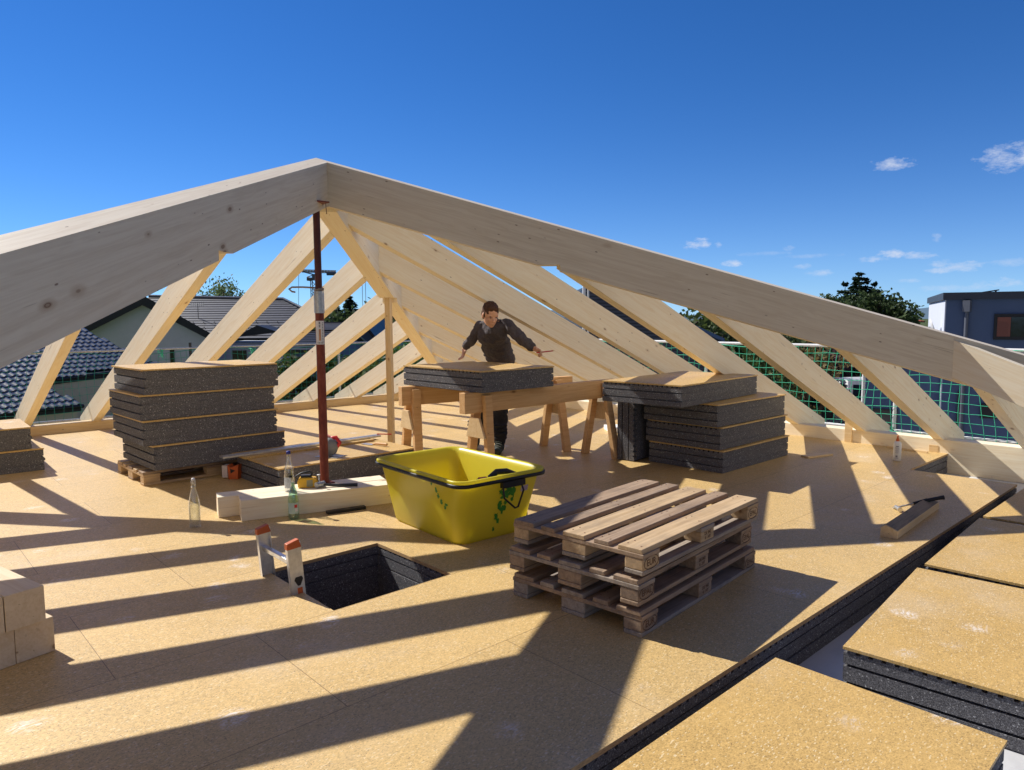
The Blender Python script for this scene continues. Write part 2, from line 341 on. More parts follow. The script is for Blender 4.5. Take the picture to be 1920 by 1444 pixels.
def ground():
    t = NT('meadow and asphalt', .9, .1); v = t.tc.outputs['Object']
    f = t.noise(v, .08, 6, .6); g = t.ramp(f, (.3, (.045, .075, .02)), (.5, (.075, .10, .035)), (.7, (.12, .12, .05)))
    g = t.mix(t.step(t.noise(v, 1.5, 5, .7), .4, .7), g, (.05, .07, .025))
    t.col(g)
    b = MB(); b.add([(-3000, -3000, G - .01), (3000, -3000, G - .01), (3000, 3000, G - .01), (-3000, 3000, G - .01)], [(0, 1, 2, 3)])
    tag(b.build('ground', t.mat), kind='structure')
    t = NT('pale paving', .85, .2); v = t.tc.outputs['Object']; t.col(t.mix(t.step(t.noise(v, .9, 6, .65), .35, .7), (.42, .41, .39), (.30, .295, .285)))
    def sheet(name, pts, z, mat):
        b = MB(); b.add([(p.x, p.y, z) for p in pts], [tuple(range(len(pts)))]); return tag(b.build(name, mat), kind='structure')
    P = lambda u, v: onplane(u, v, Vector((0, 0, G)), Vector((0, 0, 1)))
    sheet('pavement', [Vector((9.5, -12, 0)), Vector((34, 4, 0)), Vector((30, 24, 0)), Vector((22, 34, 0)), Vector((9.5, 30, 0))], G + .004, t.mat)
    t = NT('asphalt', .9, .2); v = t.tc.outputs['Object']; t.col(t.mix(t.noise(v, 3, 6, .7), (.05, .05, .052), (.075, .074, .072)))
    sheet('road', [Vector((34, 4.2, 0)), Vector((60, 8, 0)), Vector((60, 16, 0)), Vector((31, 20, 0))], G + .006, t.mat)
    t = NT('lawn', .9, .1); v = t.tc.outputs['Object']; t.col(t.mix(t.noise(v, 4, 6, .7), (.07, .12, .025), (.12, .17, .05)))
    c = P(1512, 770)
    sheet('lawn', [c + Vector((2.2 * math.cos(a), 1.3 * math.sin(a), 0)) for a in [k * math.pi / 8 for k in range(16)]], G + .012, t.mat)
    sheet('lawn', [Vector((-30, 13.5, 0)), Vector((9, 13.5, 0)), Vector((8, 60, 0)), Vector((-30, 60, 0))], G + .012, t.mat)
    # far low hills on the horizon
    t = NT('far wooded hills', 1, 0); t.col(t.mix(t.noise(t.tc.outputs['Object'], .01, 5), (.10, .155, .21), (.13, .19, .25)))  # blue of distance haze is mixed into the hill colour
    b = MB(); n = 60; vs = []; fs = []
    for i in range(n + 1):
        a = R_(-25 + 150 * i / n); r0 = 1500
        h = 14 + 10 * math.sin(i * .5) + 7 * math.sin(i * 1.7 + 1) + 3 * math.sin(i * 4.1)
        for (rr, z) in ((r0, G - 1), (r0 + 90, h), (r0 + 700, h * .8), (r0 + 900, G - 1)): vs.append((rr * math.cos(a), rr * math.sin(a), z))
    for i in range(n):
        for k in range(3): fs.append((i * 4 + k, i * 4 + k + 1, i * 4 + 5 + k, i * 4 + 4 + k))
    b.add(vs, fs, smooth=True); tag(b.build('hills', t.mat), kind='structure')
ground()

# ---- the house we stand on: floor build-up, slab, outer walls
HX0, HX1, HY0, HY1 = 1.685, 2.432, 3.165, 3.955      # hatch
STEP = 1.485; CX, CY = 7.33, 2.345
def floor():
    rects = [(EX0, HX0, STEP, EY1), (HX0, HX1, STEP, HY0), (HX0, HX1, HY1, EY1), (HX1, CX, STEP, EY1), (CX, EX1, CY, EY1)]
    # chipboard sheet: one outline with the hatch left open
    xs = sorted({r[i] for r in rects for i in (0, 1)}); ys = sorted({r[i] for r in rects for i in (2, 3)})
    def inside(x, y): return any(a < x < b and c < y < d for a, b, c, d in rects)
    def slab(z0, z1, name, mats, inset=0, parent=None, mi_side=1):
        bm = bmesh.new(); vv = {}
        def V(x, y, z):
            k = (round(x, 4), round(y, 4), z)
            if k not in vv: vv[k] = bm.verts.new((x, y, z))
            return vv[k]
        X = xs; Y = sorted(set(ys + [CY, HY0, HY1]))
        occ = {(i, j): inside((X[i] + X[i + 1]) / 2, (Y[j] + Y[j + 1]) / 2) for i in range(len(X) - 1) for j in range(len(Y) - 1)}
        for (i, j), o in occ.items():
            if not o: continue
            x0, x1, y0, y1 = X[i], X[i + 1], Y[j], Y[j + 1]
            bm.faces.new([V(x0, y0, z1), V(x1, y0, z1), V(x1, y1, z1), V(x0, y1, z1)])
            bm.faces.new([V(x0, y0, z0), V(x0, y1, z0), V(x1, y1, z0), V(x1, y0, z0)])
            for (di, dj, p, q) in ((-1, 0, (x0, y1), (x0, y0)), (1, 0, (x1, y0), (x1, y1)), (0, -1, (x0, y0), (x1, y0)), (0, 1, (x1, y1), (x0, y1))):
                if not occ.get((i + di, j + dj), False):
                    f = bm.faces.new([V(*p, z0), V(*q, z0), V(*q, z1), V(*p, z1)]); f.material_index = mi_side
        me = bpy.data.meshes.new(name); bm.to_mesh(me); bm.free()
        for m_ in mats: me.materials.append(m_)
        o = bpy.data.objects.new(name, me); link(o); o.parent = parent; return o
    fl = slab(-.02, 0, 'floor', [MAT['floorchip'], MAT['chipedge']]); tag(fl, kind='structure')
    # foam under it, in layers with slightly different edges (grooves)
    global xs_
    for k, (z0, z1, ins) in enumerate(((-.21, -.150, .0), (-.150, -.140, .012), (-.140, -.078, .004), (-.078, -.068, .014), (-.068, -.034, .002))):
        bx = MB()
        e = ins
        bx.box(EX0, HX0 - e, STEP + e, EY1, z0, z1); bx.box(HX0 - e, HX1 + e, STEP + e, HY0 - e, z0, z1)
        bx.box(HX0 - e, HX1 + e, HY1 + e, EY1, z0, z1); bx.box(HX1 + e, CX - e, STEP + e, EY1, z0, z1); bx.box(CX - e, EX1, CY + e, EY1, z0, z1)
        if k == 0: base = bx
        else: base.v, off = base.v + bx.v, len(base.v); base.f += [[i + off for i in f] for f in bx.f]; base.m += bx.m; base.smooth += bx.smooth
    # toothed layer right under the chipboard
    def teeth(x0, x1, y0, y1):
        base.box(x0, x1, y0, y1, -.034, -.0205)
    n = int((CX - EX0) / .055)
    for i in range(n): teeth(EX0 + i * .055, EX0 + i * .055 + .036, STEP + .003, STEP + .05)
    for (X, s) in ((HX0, -1), (HX1, 1)):
        for i in range(15): y = HY0 - .01 + i * .055; teeth(*(sorted((X + s * .003, X + s * .05))), y, y + .036)
    base.box(EX0, HX0 - .05, STEP + .05, EY1, -.034, -.0205); base.box(HX0 - .05, HX1 + .05, STEP + .05, HY0 - .003, -.034, -.0205)
    base.box(HX0 - .05, HX1 + .05, HY1 + .003, EY1, -.034, -.0205); base.box(HX1 + .05, CX - .004, STEP + .05, EY1, -.034, -.0205); base.box(CX - .004, EX1, CY + .004, EY1, -.034, -.0205)
    o = base.build('floor_insulation', MAT['foam'], clean=False); tag(o, kind='structure')
    b = MB()
    e = .02
    b.box(EX0 - .3, HX0 - e, EY0 - .3, EY1 + .3, -.40, -.212); b.box(HX1 + e, EX1 + .3, EY0 - .3, EY1 + .3, -.40, -.212)
    b.box(HX0 - e, HX1 + e, EY0 - .3, HY0 - e, -.40, -.212); b.box(HX0 - e, HX1 + e, HY1 + e, EY1 + .3, -.40, -.212)
    tag(b.build('slab', MAT['membrane'], clean=False), kind='structure')
    # shaft lining below the slab and the room floor under the hatch
    t = NT('ribbed brown lining', .7, .3); w = t.sep(t.tc.outputs['Object']); t.col(t.mix(t.step(t.m('SINE', t.m('MULTIPLY', w[0], 260)), -.2, .3), (.10, .05, .02), (.24, .13, .06)))
    b = MB(); b.box(HX0 - .3, HX1 + .3, HY0 - .3, HY1 + .3, -1.25, -1.2); tag(b.build('stair_landing', plain('dark landing', (.05, .05, .055), .8)), kind='structure')
    for nm, m_, z0, z1, q in (('shaft_wall', MAT['foam'], -.36, -.212, .0), ('shaft_lining', t.mat, -1.2, -.361, .02)):
        b = MB(); b.box(HX0 - .019, HX0 - q, HY0 - .019, HY1 + .019, z0, z1) if q < .01 else b.box(HX0 - .05, HX0 - q, HY0 - .05, HY1 + .05, z0, z1)
        e2 = .019 if q < .01 else .05
        b.box(HX1 + q, HX1 + e2, HY0 - e2, HY1 + e2, z0, z1); b.box(HX0 - q, HX1 + q, HY0 - e2, HY0 - q, z0, z1); b.box(HX0 - q, HX1 + q, HY1 + q, HY1 + e2, z0, z1)
        tag(b.build(nm, m_, clean=False), kind='structure')
    b = MB(); t = plain('raw brick wall', (.45, .2, .12), .85, bump=.3)
    b.box(EX0 - .28, EX0 - .02, EY0 - .28, EY1 + .28, G, -.402); b.box(EX1 + .02, EX1 + .28, EY0 - .28, EY1 + .28, G, -.402)
    b.box(EX0 - .02, EX1 + .02, EY0 - .28, EY0 - .02, G, -.402); b.box(EX0 - .02, EX1 + .02, EY1 + .02, EY1 + .28, G, -.402)
    tag(b.build('house_wall', t), kind='structure')
floor()

# ---- wall plates
def timber(name, p0, xd, length, w, h, mat, label=None, cat='beam', group=None, bevel=.003, parent=None):
    """box beam: p0 = lower near corner start, along xd, width to the left of xd, height up"""
    b = MB(); b.box(0, length, 0, w, 0, h); o = b.build(name, mat, parent, M=frame(p0, xd), bevel=bevel); return tag(o, label, cat if not parent else None, group)
timber('wall_plate', (EX1 + .20, EY0 - .2, -.21), (0, 1, 0), EY1 - EY0 + .4, .20, .355, MAT['spruce'], 'pale wall plate along the right eave, carrying the shaded rafters and lit by sun patches', 'wall plate')
timber('wall_plate', (EX0 - .2, EY1, -.208), (1, 0, 0), EX1 - EX0 + .199, .18, .325, MAT['lath'], 'yellowish wall plate along the back left eave behind the tall grey stack', 'wall plate')
# ---- hips
def hip(name, start, d, w, side, slope, z0, length, mat, label, notch=None, mitre=True, sstart=0.0):
    """vertical sided beam whose reference face passes through start; side=+1/-1 puts the body left/right of d"""
    d = Vector((d[0], d[1], 0)).normalized(); n = Vector((-d.y, d.x, 0)) * side
    prof = [(sstart, z0 - slope * sstart), (sstart, z0 - HD - slope * sstart)]
    if notch:
        a, c = notch; za = z0 - HD - slope * a; prof += [(a, za), (c, za), (c, z0 - HD - slope * c)]
    prof += [(length, z0 - HD - slope * length), (length, z0 - slope * length)]
    xd = Vector((d.x, d.y, -slope)).normalized(); M = frame((start[0], start[1], z0), xd); Mi = M.inverted()
    near = []; far = []
    for s, z in prof:
        near.append(Mi @ Vector((start[0] + d.x * s, start[1] + d.y * s, z)))
        s2 = s - w if (mitre and s == sstart) else s; z2 = z + slope * (s - s2)
        far.append(Mi @ Vector((start[0] + d.x * s2 + n.x * w, start[1] + d.y * s2 + n.y * w, z2)))
    # backed (bevelled) top: it rises from the reference face to a line near the other face
    n_ = len(near); top = [near[-1], near[0], far[0], far[-1]]
    def up(a, b_, f, h): v = a.lerp(b_, f); return v + (Mi.to_3x3() @ Vector((0, 0, 1))) * h
    r0, r1 = up(near[0], far[0], .85, .030), up(near[-1], far[-1], .85, .030)
    vs = near + far + [r0, r1]; R0, R1 = 2 * n_, 2 * n_ + 1
    fs = [tuple(range(n_))[::-1], tuple(range(n_, 2 * n_))] + [(i, i + 1, n_ + i + 1, n_ + i) for i in range(n_ - 1)]
    fs += [(n_ - 1, R1, R0, 0), (2 * n_ - 1, n_, R0, R1), (0, R0, n_), (n_ - 1, 2 * n_ - 1, R1)]
    b = MB(); b.add(vs, fs); o = b.build(name, mat, M=M)
    return tag(o, label, 'hip rafter', 'hip rafters of the roof frame')
HW = .15
dR = Vector((math.cos(R_(-46.0)), math.sin(R_(-46.0)))); dN = Vector((math.cos(R_(-134.6)), math.sin(R_(-134.6))))
dF = Vector((math.cos(R_(44.8)), math.sin(R_(44.8)))); dL = Vector((math.cos(R_(135.0)), math.sin(R_(135.0))))
hip('hip_rafter', S, dR, HW, 1, .287, S.z, 8.15, MAT['glulam'], 'big hip rafter sloping down to the right from the peak above the red prop', notch=(1.70, 1.87))
hip('hip_rafter', S, dN, HW, -1, .291, S.z, 8.15, MAT['glulam'], 'big hip rafter coming toward the viewer at upper left, its top brightly sunlit', notch=(1.88, 2.06))
FS = Vector((S.x + (-dF.y) * .135, S.y + dF.x * .135, S.z))   # left face of far hip
hip('hip_rafter', FS, dF, .17, -1, .289, S.z, 8.2, MAT['spruce'], 'hip rafter running from the peak to the far corner, propped by the thin wooden post', notch=(2.30, 2.48), mitre=False, sstart=.10)
LS = Vector((S.x - .10, S.y + .12, S.z))
hip('hip_rafter', LS, dL, HW, -1, .289, S.z, 8.1, MAT['glulam'], 'hip rafter hidden behind the sunlit near hip, going to the back left corner', mitre=False, sstart=.08)

# ---- jack rafters
def line_hit(p, d, fixed_axis, val):   # point on plan line p+s*d where axis = val -> other coordinate
    s = (val - p[fixed_axis]) / d[fixed_axis]; return p[1 - fixed_axis] + s * d[1 - fixed_axis]
RW = .10
def rafter(axis, c, foot, sgn, zfoot, hipline, label, group, over=.75, mat=None, cut=None, SL=.41):
    """axis 0: runs along X at Y=c..c+RW ; axis 1: runs along Y at X=c..c+RW. foot: eave coordinate; sgn: +1 if eave is at the high coordinate"""
    p, d = hipline
    def zlow(q): return zfoot + SL * (foot - q) * sgn
    pts = {}
    for k, cc in enumerate((c, c + RW)):
        top = line_hit(p, d, 1 - axis, cc); end = foot + sgn * over
        for nm, q in (('t', top), ('e', end)):
            for lv, z in (('l', zlow(q)), ('u', zlow(q) + RD)):
                pts[(k, nm, lv)] = Vector((q, cc, z)) if axis == 0 else Vector((cc, q, z))
    xd = (pts[(0, 'e', 'l')] - Vector(pts[(0, 't', 'l')])).normalized()
    o = pts[(0, 'e', 'l')]; xx = Vector((sgn, 0, -SL)) if axis == 0 else Vector((0, sgn, -SL))
    M = frame(o, xx); Mi = M.inverted()
    vs = [Mi @ pts[k] for k in ((0, 't', 'l'), (0, 'e', 'l'), (1, 'e', 'l'), (1, 't', 'l'), (0, 't', 'u'), (0, 'e', 'u'), (1, 'e', 'u'), (1, 't', 'u'))]
    b = MB(); b.hexa(vs); ob = b.build('rafter', mat or MAT['spruce'], M=M, bevel=.002)
    return tag(ob, label, 'rafter', group)
Rline = (Vector((S.x + dR.y * -HW, S.y + dR.x * HW)), dR)           # far (body) face of the right hip
Fr = (Vector((FS.x + dF.y * .17, FS.y - dF.x * .17)), dF); Fl = (Vector((FS.x, FS.y)), dF)
Nl = (Vector((S.x + dN.y * HW, S.y - dN.x * HW)), dN)
Ll = (Vector((LS.x, LS.y)), dL); Lr = (Vector((LS.x + dL.y * HW, LS.y - dL.x * HW)), dL)
GR = 'shaded rafters on the right side of the roof'; GL = 'sunlit rafters on the back left side of the roof'; GX = 'rafters hidden behind the near left hip'; GY = 'rafters at the near right corner'
ordn = ['first', 'second', 'third', 'fourth', 'fifth', 'sixth', 'seventh', 'eighth', 'ninth', 'tenth', 'eleventh', 'twelfth', 'thirteenth']
ry = [.80, 1.60, 2.398, 3.195, 3.99, 4.79, 5.60, 6.41, 7.22, 8.02, 8.83, 9.63]
for i, y in enumerate(ry):
    hl = Rline if y < 5.3 else Fr
    rafter(0, y, EX1, 1, .145, hl, f'shaded rafter of the right slope, {ordn[i]} counted from the right edge toward the far corner', GR)
lx = [1.496, 2.303, 3.122, 3.93, 4.74, 5.545, 6.35, 7.16, 7.95]
for i, x in enumerate(lx):
    rafter(1, x, EY1, 1, .117, Fl if x > 2.85 else Lr, f'sunlit rafter of the back left slope, {ordn[i]} counted from the left edge of the photo', GL)
for k, x in enumerate((.69, -.12, -.93, -1.74)):
    rafter(1, x, EY1, 1, .117, Lr, f'rafter of the back left slope beyond the left edge, {ordn[k]} outside the photo', GL)
SLX = .36
for k in range(-4, 8):
    y = 4.03 + .785 * k
    hl = Nl if y < 5.25 else Ll
    ln, dd = (Vector((S.x, S.y)), dN) if y < 5.25 else (Vector((LS.x, LS.y)), dL)
    xt = line_hit(ln, dd, 1, y); zt = S.z - (.291 / .707) * (S.x - xt) - .02
    rafter(0, y, EX0, -1, zt - RD - SLX * (xt - EX0), hl, f'rafter of the near left slope hidden behind the big hip, {ordn[k + 4]} from the near corner', GX, SL=SLX)
Rn = (Vector((S.x, S.y)), dR)
for k, x in enumerate((6.33, 7.13, 7.9)):
    rafter(1, x, EY0, -1, .14, Rn, ['jack rafter joined to the right hip at the right edge, half sunlit face', 'jack rafter behind the half sunlit one at the right corner', 'short last jack rafter at the right corner'][k], GY, over=.5)

# thin wooden post under the far hip
pp = Vector((FS.x + dF.x * 2.39 + dF.y * .085, FS.y + dF.y * 2.39 - dF.x * .085))
ztop = S.z - HD - .289 * 2.30
b = MB(); b.box(0, ztop - .001, -.045, .045, -.03, .03); o = b.build('post', MAT['lath'], M=Matrix(((0, .80, -.6, pp.x), (0, .6, .80, pp.y), (1, 0, 0, .0005), (0, 0, 0, 1))), bevel=.002)
tag(o, 'thin square wooden post standing upright under the far hip rafter', 'post')

# ---- red steel prop
pr = empty('steel_prop', (2.705, 5.165, .156), 0, 'rusty red adjustable steel prop holding up the peak of the roof, on the pale beam', 'steel prop')
b = MB(); b.box(-.06, .06, -.06, .06, 0, .008); b.tube([(0, 0, .008), (0, 0, .02)], .04, 16); b.build('base_plate', MAT['prop'], pr, bevel=.002)
b = MB(); b.tube([(0, 0, .008), (0, 0, 1.53)], .034, 20); b.build('lower_tube', MAT['prop'], pr)
b = MB(); b.tube([(0, 0, 1.36), (0, 0, 1.53)], .0395, 24); b.build('collar', MAT['steel'], pr)
b = MB(); b.tube([(0, 0, 1.50), (0, 0, 2.212)], .027, 18); b.build('upper_tube', plain('dark prop paint', (.085, .016, .012), .5, var=.3, scale=20), pr)
b = MB(); pts = [(.03 * math.cos(a), .03 * math.sin(a), 1.545) for a in [R_(k) for k in range(-120, 121, 20)]]
pts = [(-.15, .10, 1.525), (-.165, .125, 1.53), (-.175, .15, 1.55), (-.15, .15, 1.565), (-.09, .09, 1.565), (-.03, .035, 1.56), (.02, .03, 1.556), (.04, 0, 1.552), (.02, -.035, 1.55), (-.02, -.036, 1.548)]
b.tube(pts, .007, 8); b.tube([(0, 0, 1.535), (0, 0, 1.548)], .04, 20); b.build('pin_handle', plain('worn steel', (.3, .24, .2), .5, metal=.6), pr)
b = MB(); b.box(-.075, .075, -.075, .075, 2.212, 2.222); b.build('head_plate', MAT['prop'], pr)
for (x, y) in ((-.06, .05), (.05, -.06)):
    b = MB(); b.tube([(x, y, 2.21), (x + .004, y - .003, 2.13)], .003, 6); b.tube([(x + .004, y - .003, 2.13), (x + .004, y - .003, 2.127)], .006, 8); b.build('nail', MAT['rust'], pr)
# label: curved white sticker facing the viewer, with small print
b = MB(); a0 = math.atan2(-5.165, -2.705); vs = []; fs = []
for k in range(9):
    a = a0 + R_(-62 + 124 * k / 8)
    for z in (1.115, 1.30): vs.append((.0348 * math.cos(a), .0348 * math.sin(a), z))
fs = [(2 * k, 2 * k + 2, 2 * k + 3, 2 * k + 1) for k in range(8)]
b.add(vs, fs, smooth=True); b.build('label', MAT['label'], pr, clean=False)
b = MB()
def patch(b, a1, a2, z1, z2, r=.0353):
    n = 3; vs = []
    for k in range(n + 1):
        a = a0 + R_(a1 + (a2 - a1) * k / n)
        for z in (z1, z2): vs.append((r * math.cos(a), r * math.sin(a), z))
    b.add(vs, [(2 * k, 2 * k + 2, 2 * k + 3, 2 * k + 1) for k in range(n)])
for z in (1.285, 1.275, 1.262, 1.25): patch(b, -14, 4, z, z + .007)
for k in range(14): patch(b, 28, 44, 1.125 + .012 * k, 1.130 + .012 * k)
for z in (1.122, 1.128): patch(b, -40, 34, z, z + .0035)
b.build('label_print', plain('print', (.08, .08, .09), .6), pr, clean=False)
b = MB(); patch(b, -16, 10, 1.145, 1.235); b.build('label_stripe', plain('print orange', (.6, .3, .15), .6), pr, clean=False)
# ================================================================== insulation elements
def foam_mesh(L, Wd, T, grooved=True):
    """L along x, Wd along y, height T (foam only)"""
    b = MB()
    T = T + .006
    ls = [(0, .005, .004), (.005, T * .26, 0), (T * .26, T * .32, .022), (T * .32, T * .64, .002), (T * .64, T * .70, .022), (T * .70, T - .014, .001)]
    for z0, z1, e in ls: b.box(e, L - e, e * .14, Wd - e * .14, z0, z1)
    z0, z1 = T - .014, T
    b.box(.05, L - .05, .004, Wd - .004, z0, z1)
    n = int(Wd / .05)
    for i in range(n):
        y = i * Wd / n
        b.box(.0, .05, y + .002, y + Wd / n - .017, z0, z1); b.box(L - .05, L, y + .002, y + Wd / n - .017, z0, z1)
    # little nubs of the tongue on the short sides
    b.box(L, L + .012, .01, Wd - .01, T * .45, T * .55)
    return b
FOAMS = {}
def element(loc, rz, L, Wd, T, label, group='grey insulation elements', ov=(0, 0), top=True, tilt=None, cat='insulation panel'):
    key = (round(L, 3), round(Wd, 3), round(T, 3))
    r = empty('insulation_panel', loc, rz, label, cat, group)
    if tilt: r.rotation_euler = tilt
    if key not in FOAMS:
        bt = MB(); bt.box(-.004, L + .004, -.006, Wd + .002, T + .0065, T + .0195)
        FOAMS[key] = (foam_mesh(L, Wd, T).mesh('foam_core', MAT['foam']), bt.mesh('chipboard_top', [MAT['chip']]))
    f = bpy.data.objects.new('foam_core', FOAMS[key][0]); link(f); f.parent = r
    if top:
        c = bpy.data.objects.new('chipboard_top', FOAMS[key][1]); link(c); c.parent = r; c.location = (ov[0], ov[1], 0)
    return r
def ang(a, b): return math.atan2(b[1] - a[1], b[0] - a[0])

# tall stack on a pallet, back left
zs = [.152, .376, .600, .824]
offs = [(.045, -.01, .4), (-.03, .0, 0), (-.04, .01, .5), (0, 0, 0)]
lb = ['lowest insulation panel of the tall stack, lying on the old pallet', 'second insulation panel from the bottom of the tall stack at left', 'third insulation panel from the bottom of the tall stack at left', 'top insulation panel of the tall stack at left, its board sunlit']
for z, (ox, oy, rr), l in zip(zs, offs, lb):
    element((1.81 + ox, 6.66 + oy, z), R_(1.2 + rr), 1.225, .88, .203, l, 'panels of the tall stack at left', ov=(random.uniform(-.015, .015), random.uniform(-.01, .004)))
# two at the far left edge
element((-.15, 8.30, .001), R_(-1.5), 1.45, .80, .200, 'lower insulation panel of the low pile at the far left edge', 'panels of the pile at the left edge')
element((-.24, 8.33, .222), R_(-1.5), 1.45, .80, .196, 'upper insulation panel of the low pile at the far left edge', 'panels of the pile at the left edge')
# flat one behind the beam with the saw on it
element((2.565, 5.70, .001), R_(.4), 1.40, .88, .19, 'insulation panel lying flat behind the prop, carrying saw and straightedge', 'loose panels on the floor', ov=(.0, .0))
b = MB(); b.box(0, 1.36, 0, .30, 0, .019); o = b.build('board_strip', MAT['chip'], M=frame((2.52, 6.30, .2115), (1, .01, 0)))
tag(o, 'narrow chipboard strip lying on the flat panel under the straightedge', 'board')
# on the sawhorses
element((4.00, 4.73, .815), R_(0), .905, 1.20, .175, 'insulation panel resting on the two sawhorses in front of the worker', 'panel on the sawhorses', cat='insulation panel')
# right stack
r0 = (5.895, 3.49)
for k, (z, ox, oy, rr) in enumerate(((.001, 0, 0, 0), (.221, -.02, .02, .3), (.441, -.06, .03, -.4))):
    element((r0[0] + ox, r0[1] + oy, z), R_(rr), 1.30, .84, .196, ['lowest panel of the dark stack right of the sawhorses', 'middle panel of the dark stack right of the sawhorses', 'third panel of the dark stack, under the askew top panel'][k], 'panels of the dark right stack', ov=(.02 * (k % 2), -.006))
element((5.37, 3.60, .662), R_(4.3), 1.56, .86, .180, 'topmost panel of the dark right stack, pushed out askew to the left', 'panels of the dark right stack')
# standing panel left of the right stack: built upright, its grooves run vertically
vp = element((5.73, 4.36, .010), 0, 1.0, .64, .20, 'insulation panel stood on edge between sawhorse and dark right stack', 'loose panels on the floor', top=False)
vp.rotation_euler = (R_(90), 0, R_(4)); vp.location = (5.74, 4.62, .008)
# loose row on the slab in front, right
element((1.72, .555, -.209), R_(.4), 1.10, .83, .192, 'chipboard topped panel at the bottom of the photo, nearest the viewer', 'loose panels in a row on the slab')
element((3.190, .352, -.209), R_(5.2), 1.31, .88, .205, 'second panel in the row on the slab, large with grey edge showing at lower right', 'loose panels in a row on the slab')
bpy.context.view_layer.update()
element((4.575, .445, -.209), R_(2.4), 1.33, .90, .200, 'third panel in the row on the slab, half shaded at the right', 'loose panels in a row on the slab')
element((5.965, .50, -.209), R_(.2), 1.33, .90, .196, 'fourth and farthest panel in the row on the slab, at the right edge', 'loose panels in a row on the slab')

# ================================================================== pallets
def pallet(loc, rz, L, Wd, mats, label, group, H=.144):
    r = empty('pallet', loc, rz, label, 'pallet', group)
    t = .022; hb = H - 4 * t
    bw = [.145, .10, .145]; ys = [(0, .10), (Wd / 2 - .0725, Wd / 2 + .0725), (Wd - .10, Wd)]; xs = [(0, .145), (L / 2 - .0725, L / 2 + .0725), (L - .145, L)]
    rnd = random.Random(label)
    for y0, y1 in ys:
        b = MB(); b.box(0, L, y0 + .001, y1 - .001, 0, t); b.build('bottom_board', rnd.choice(mats), r, bevel=.004)
    for x0, x1 in xs:
        for y0, y1 in ys:
            b = MB(); b.box(x0 + .002, x1 - .002, y0, y1, t + .0005, t + hb); b.build('block', mats[-1] if rnd.random() < .6 else mats[0], r, bevel=.005)
    for x0, x1 in xs:
        b = MB(); b.box(x0, x1, -.002, Wd + .002, t + hb + .0005, 2 * t + hb); b.build('cross_board', rnd.choice(mats), r, bevel=.003)
    for yc, w in ((.0725, .145), (.235 * Wd / .8, .10), (.4 * Wd / .8, .145), (.565 * Wd / .8, .10), (Wd - .0725, .145)):
        b = MB(); a = rnd.uniform(-.004, .004); z = 2 * t + hb + .0005
        b.hexa([(a, yc - w / 2 + .004, z), (L + a, yc - w / 2 + .004, z), (L + a, yc + w / 2 - .004, z), (a, yc + w / 2 - .004, z), (a, yc - w / 2 + .008, z + t), (L + a, yc - w / 2 + .008, z + t), (L + a, yc + w / 2 - .008, z + t), (a, yc + w / 2 - .008, z + t)])
        b.build('deck_board', rnd.choice(mats), r, bevel=.003)
        nb = MB()
        for x0, x1 in xs:
            for q in ((.3, -.25), (.7, .25), (.35, .28)): nb.lathe([(.0045, z + t), (.0045, z + t + .0012), (0.0001, z + t + .0012)], 6, 0, (x0 + (x1 - x0) * q[0], yc + w * q[1]))
        nb.build('nail_heads', MAT['rust'], r, clean=False)
    return r, t, hb
def text_mesh(body, size):
    c = bpy.data.curves.new('txt', 'FONT'); c.body = body; c.size = size; c.align_x = 'CENTER'; c.align_y = 'CENTER'; c.extrude = .0004
    o = bpy.data.objects.new('txt', c); COL.objects.link(o); bpy.context.view_layer.update()
    me = bpy.data.meshes.new_from_object(o.evaluated_get(bpy.context.evaluated_depsgraph_get())); bpy.data.objects.remove(o); bpy.data.curves.remove(c); return me
BRAND = plain('burnt brand', (.10, .045, .02), .8)
EP = text_mesh('EPAL', .040); EP.materials.append(BRAND); EU = text_mesh('EUR', .044); EU.materials.append(BRAND); DM = text_mesh('DE 042\n4 - HT', .024); DM.materials.append(BRAND)
def brand(r, me, x, z, y=-.0008):
    o = bpy.data.objects.new('stamp', me); link(o); o.parent = r; o.rotation_euler = (R_(90), 0, 0); o.location = (x, y, z)
def ring(r, x, z, a=.062, c=.031):
    b = MB(); b.tube([(x + a * math.cos(k * math.pi / 12), -.0006, z + c * math.sin(k * math.pi / 12)) for k in range(24)], .0016, 4, close=True); b.build('stamp_ring', BRAND, r, clean=False)
p0 = (2.552, 1.905); rz = R_(5.2); A, B_, C_ = MAT['pallet_a'], MAT['pallet_b'], MAT['pallet_c']
for k, (ml, l, dx, dy, dr) in enumerate((([C_, A], 'lowest of the three stacked wooden pallets, on the chipboard', 0, 0, 0), ([A, C_, A], 'middle of the three stacked wooden pallets, with cracked corner board', -.01, .012, .4), ([B_, A, C_, B_], 'topmost of the three stacked wooden pallets, its slats half in sun', .0, -.004, -.3))):
    r, t, hb = pallet((p0[0] + dx, p0[1] + dy, .0005 + .1455 * k), rz + R_(dr), 1.245, .79, ml, l, 'pallets stacked by the yellow tub')
    zc = t + hb / 2 + .002
    brand(r, EP, 1.245 - .0725, zc); ring(r, 1.245 - .0725, zc); brand(r, EU if k != 1 else EP, .0725, zc); ring(r, .0725, zc); brand(r, DM, 1.245 / 2, zc)
rr, t, hb = pallet((1.80, 6.79, .0005), R_(.8), 1.25, .80, [A, A, B_], 'old pallet under the tall stack of grey insulation panels', 'pallet under the tall stack')

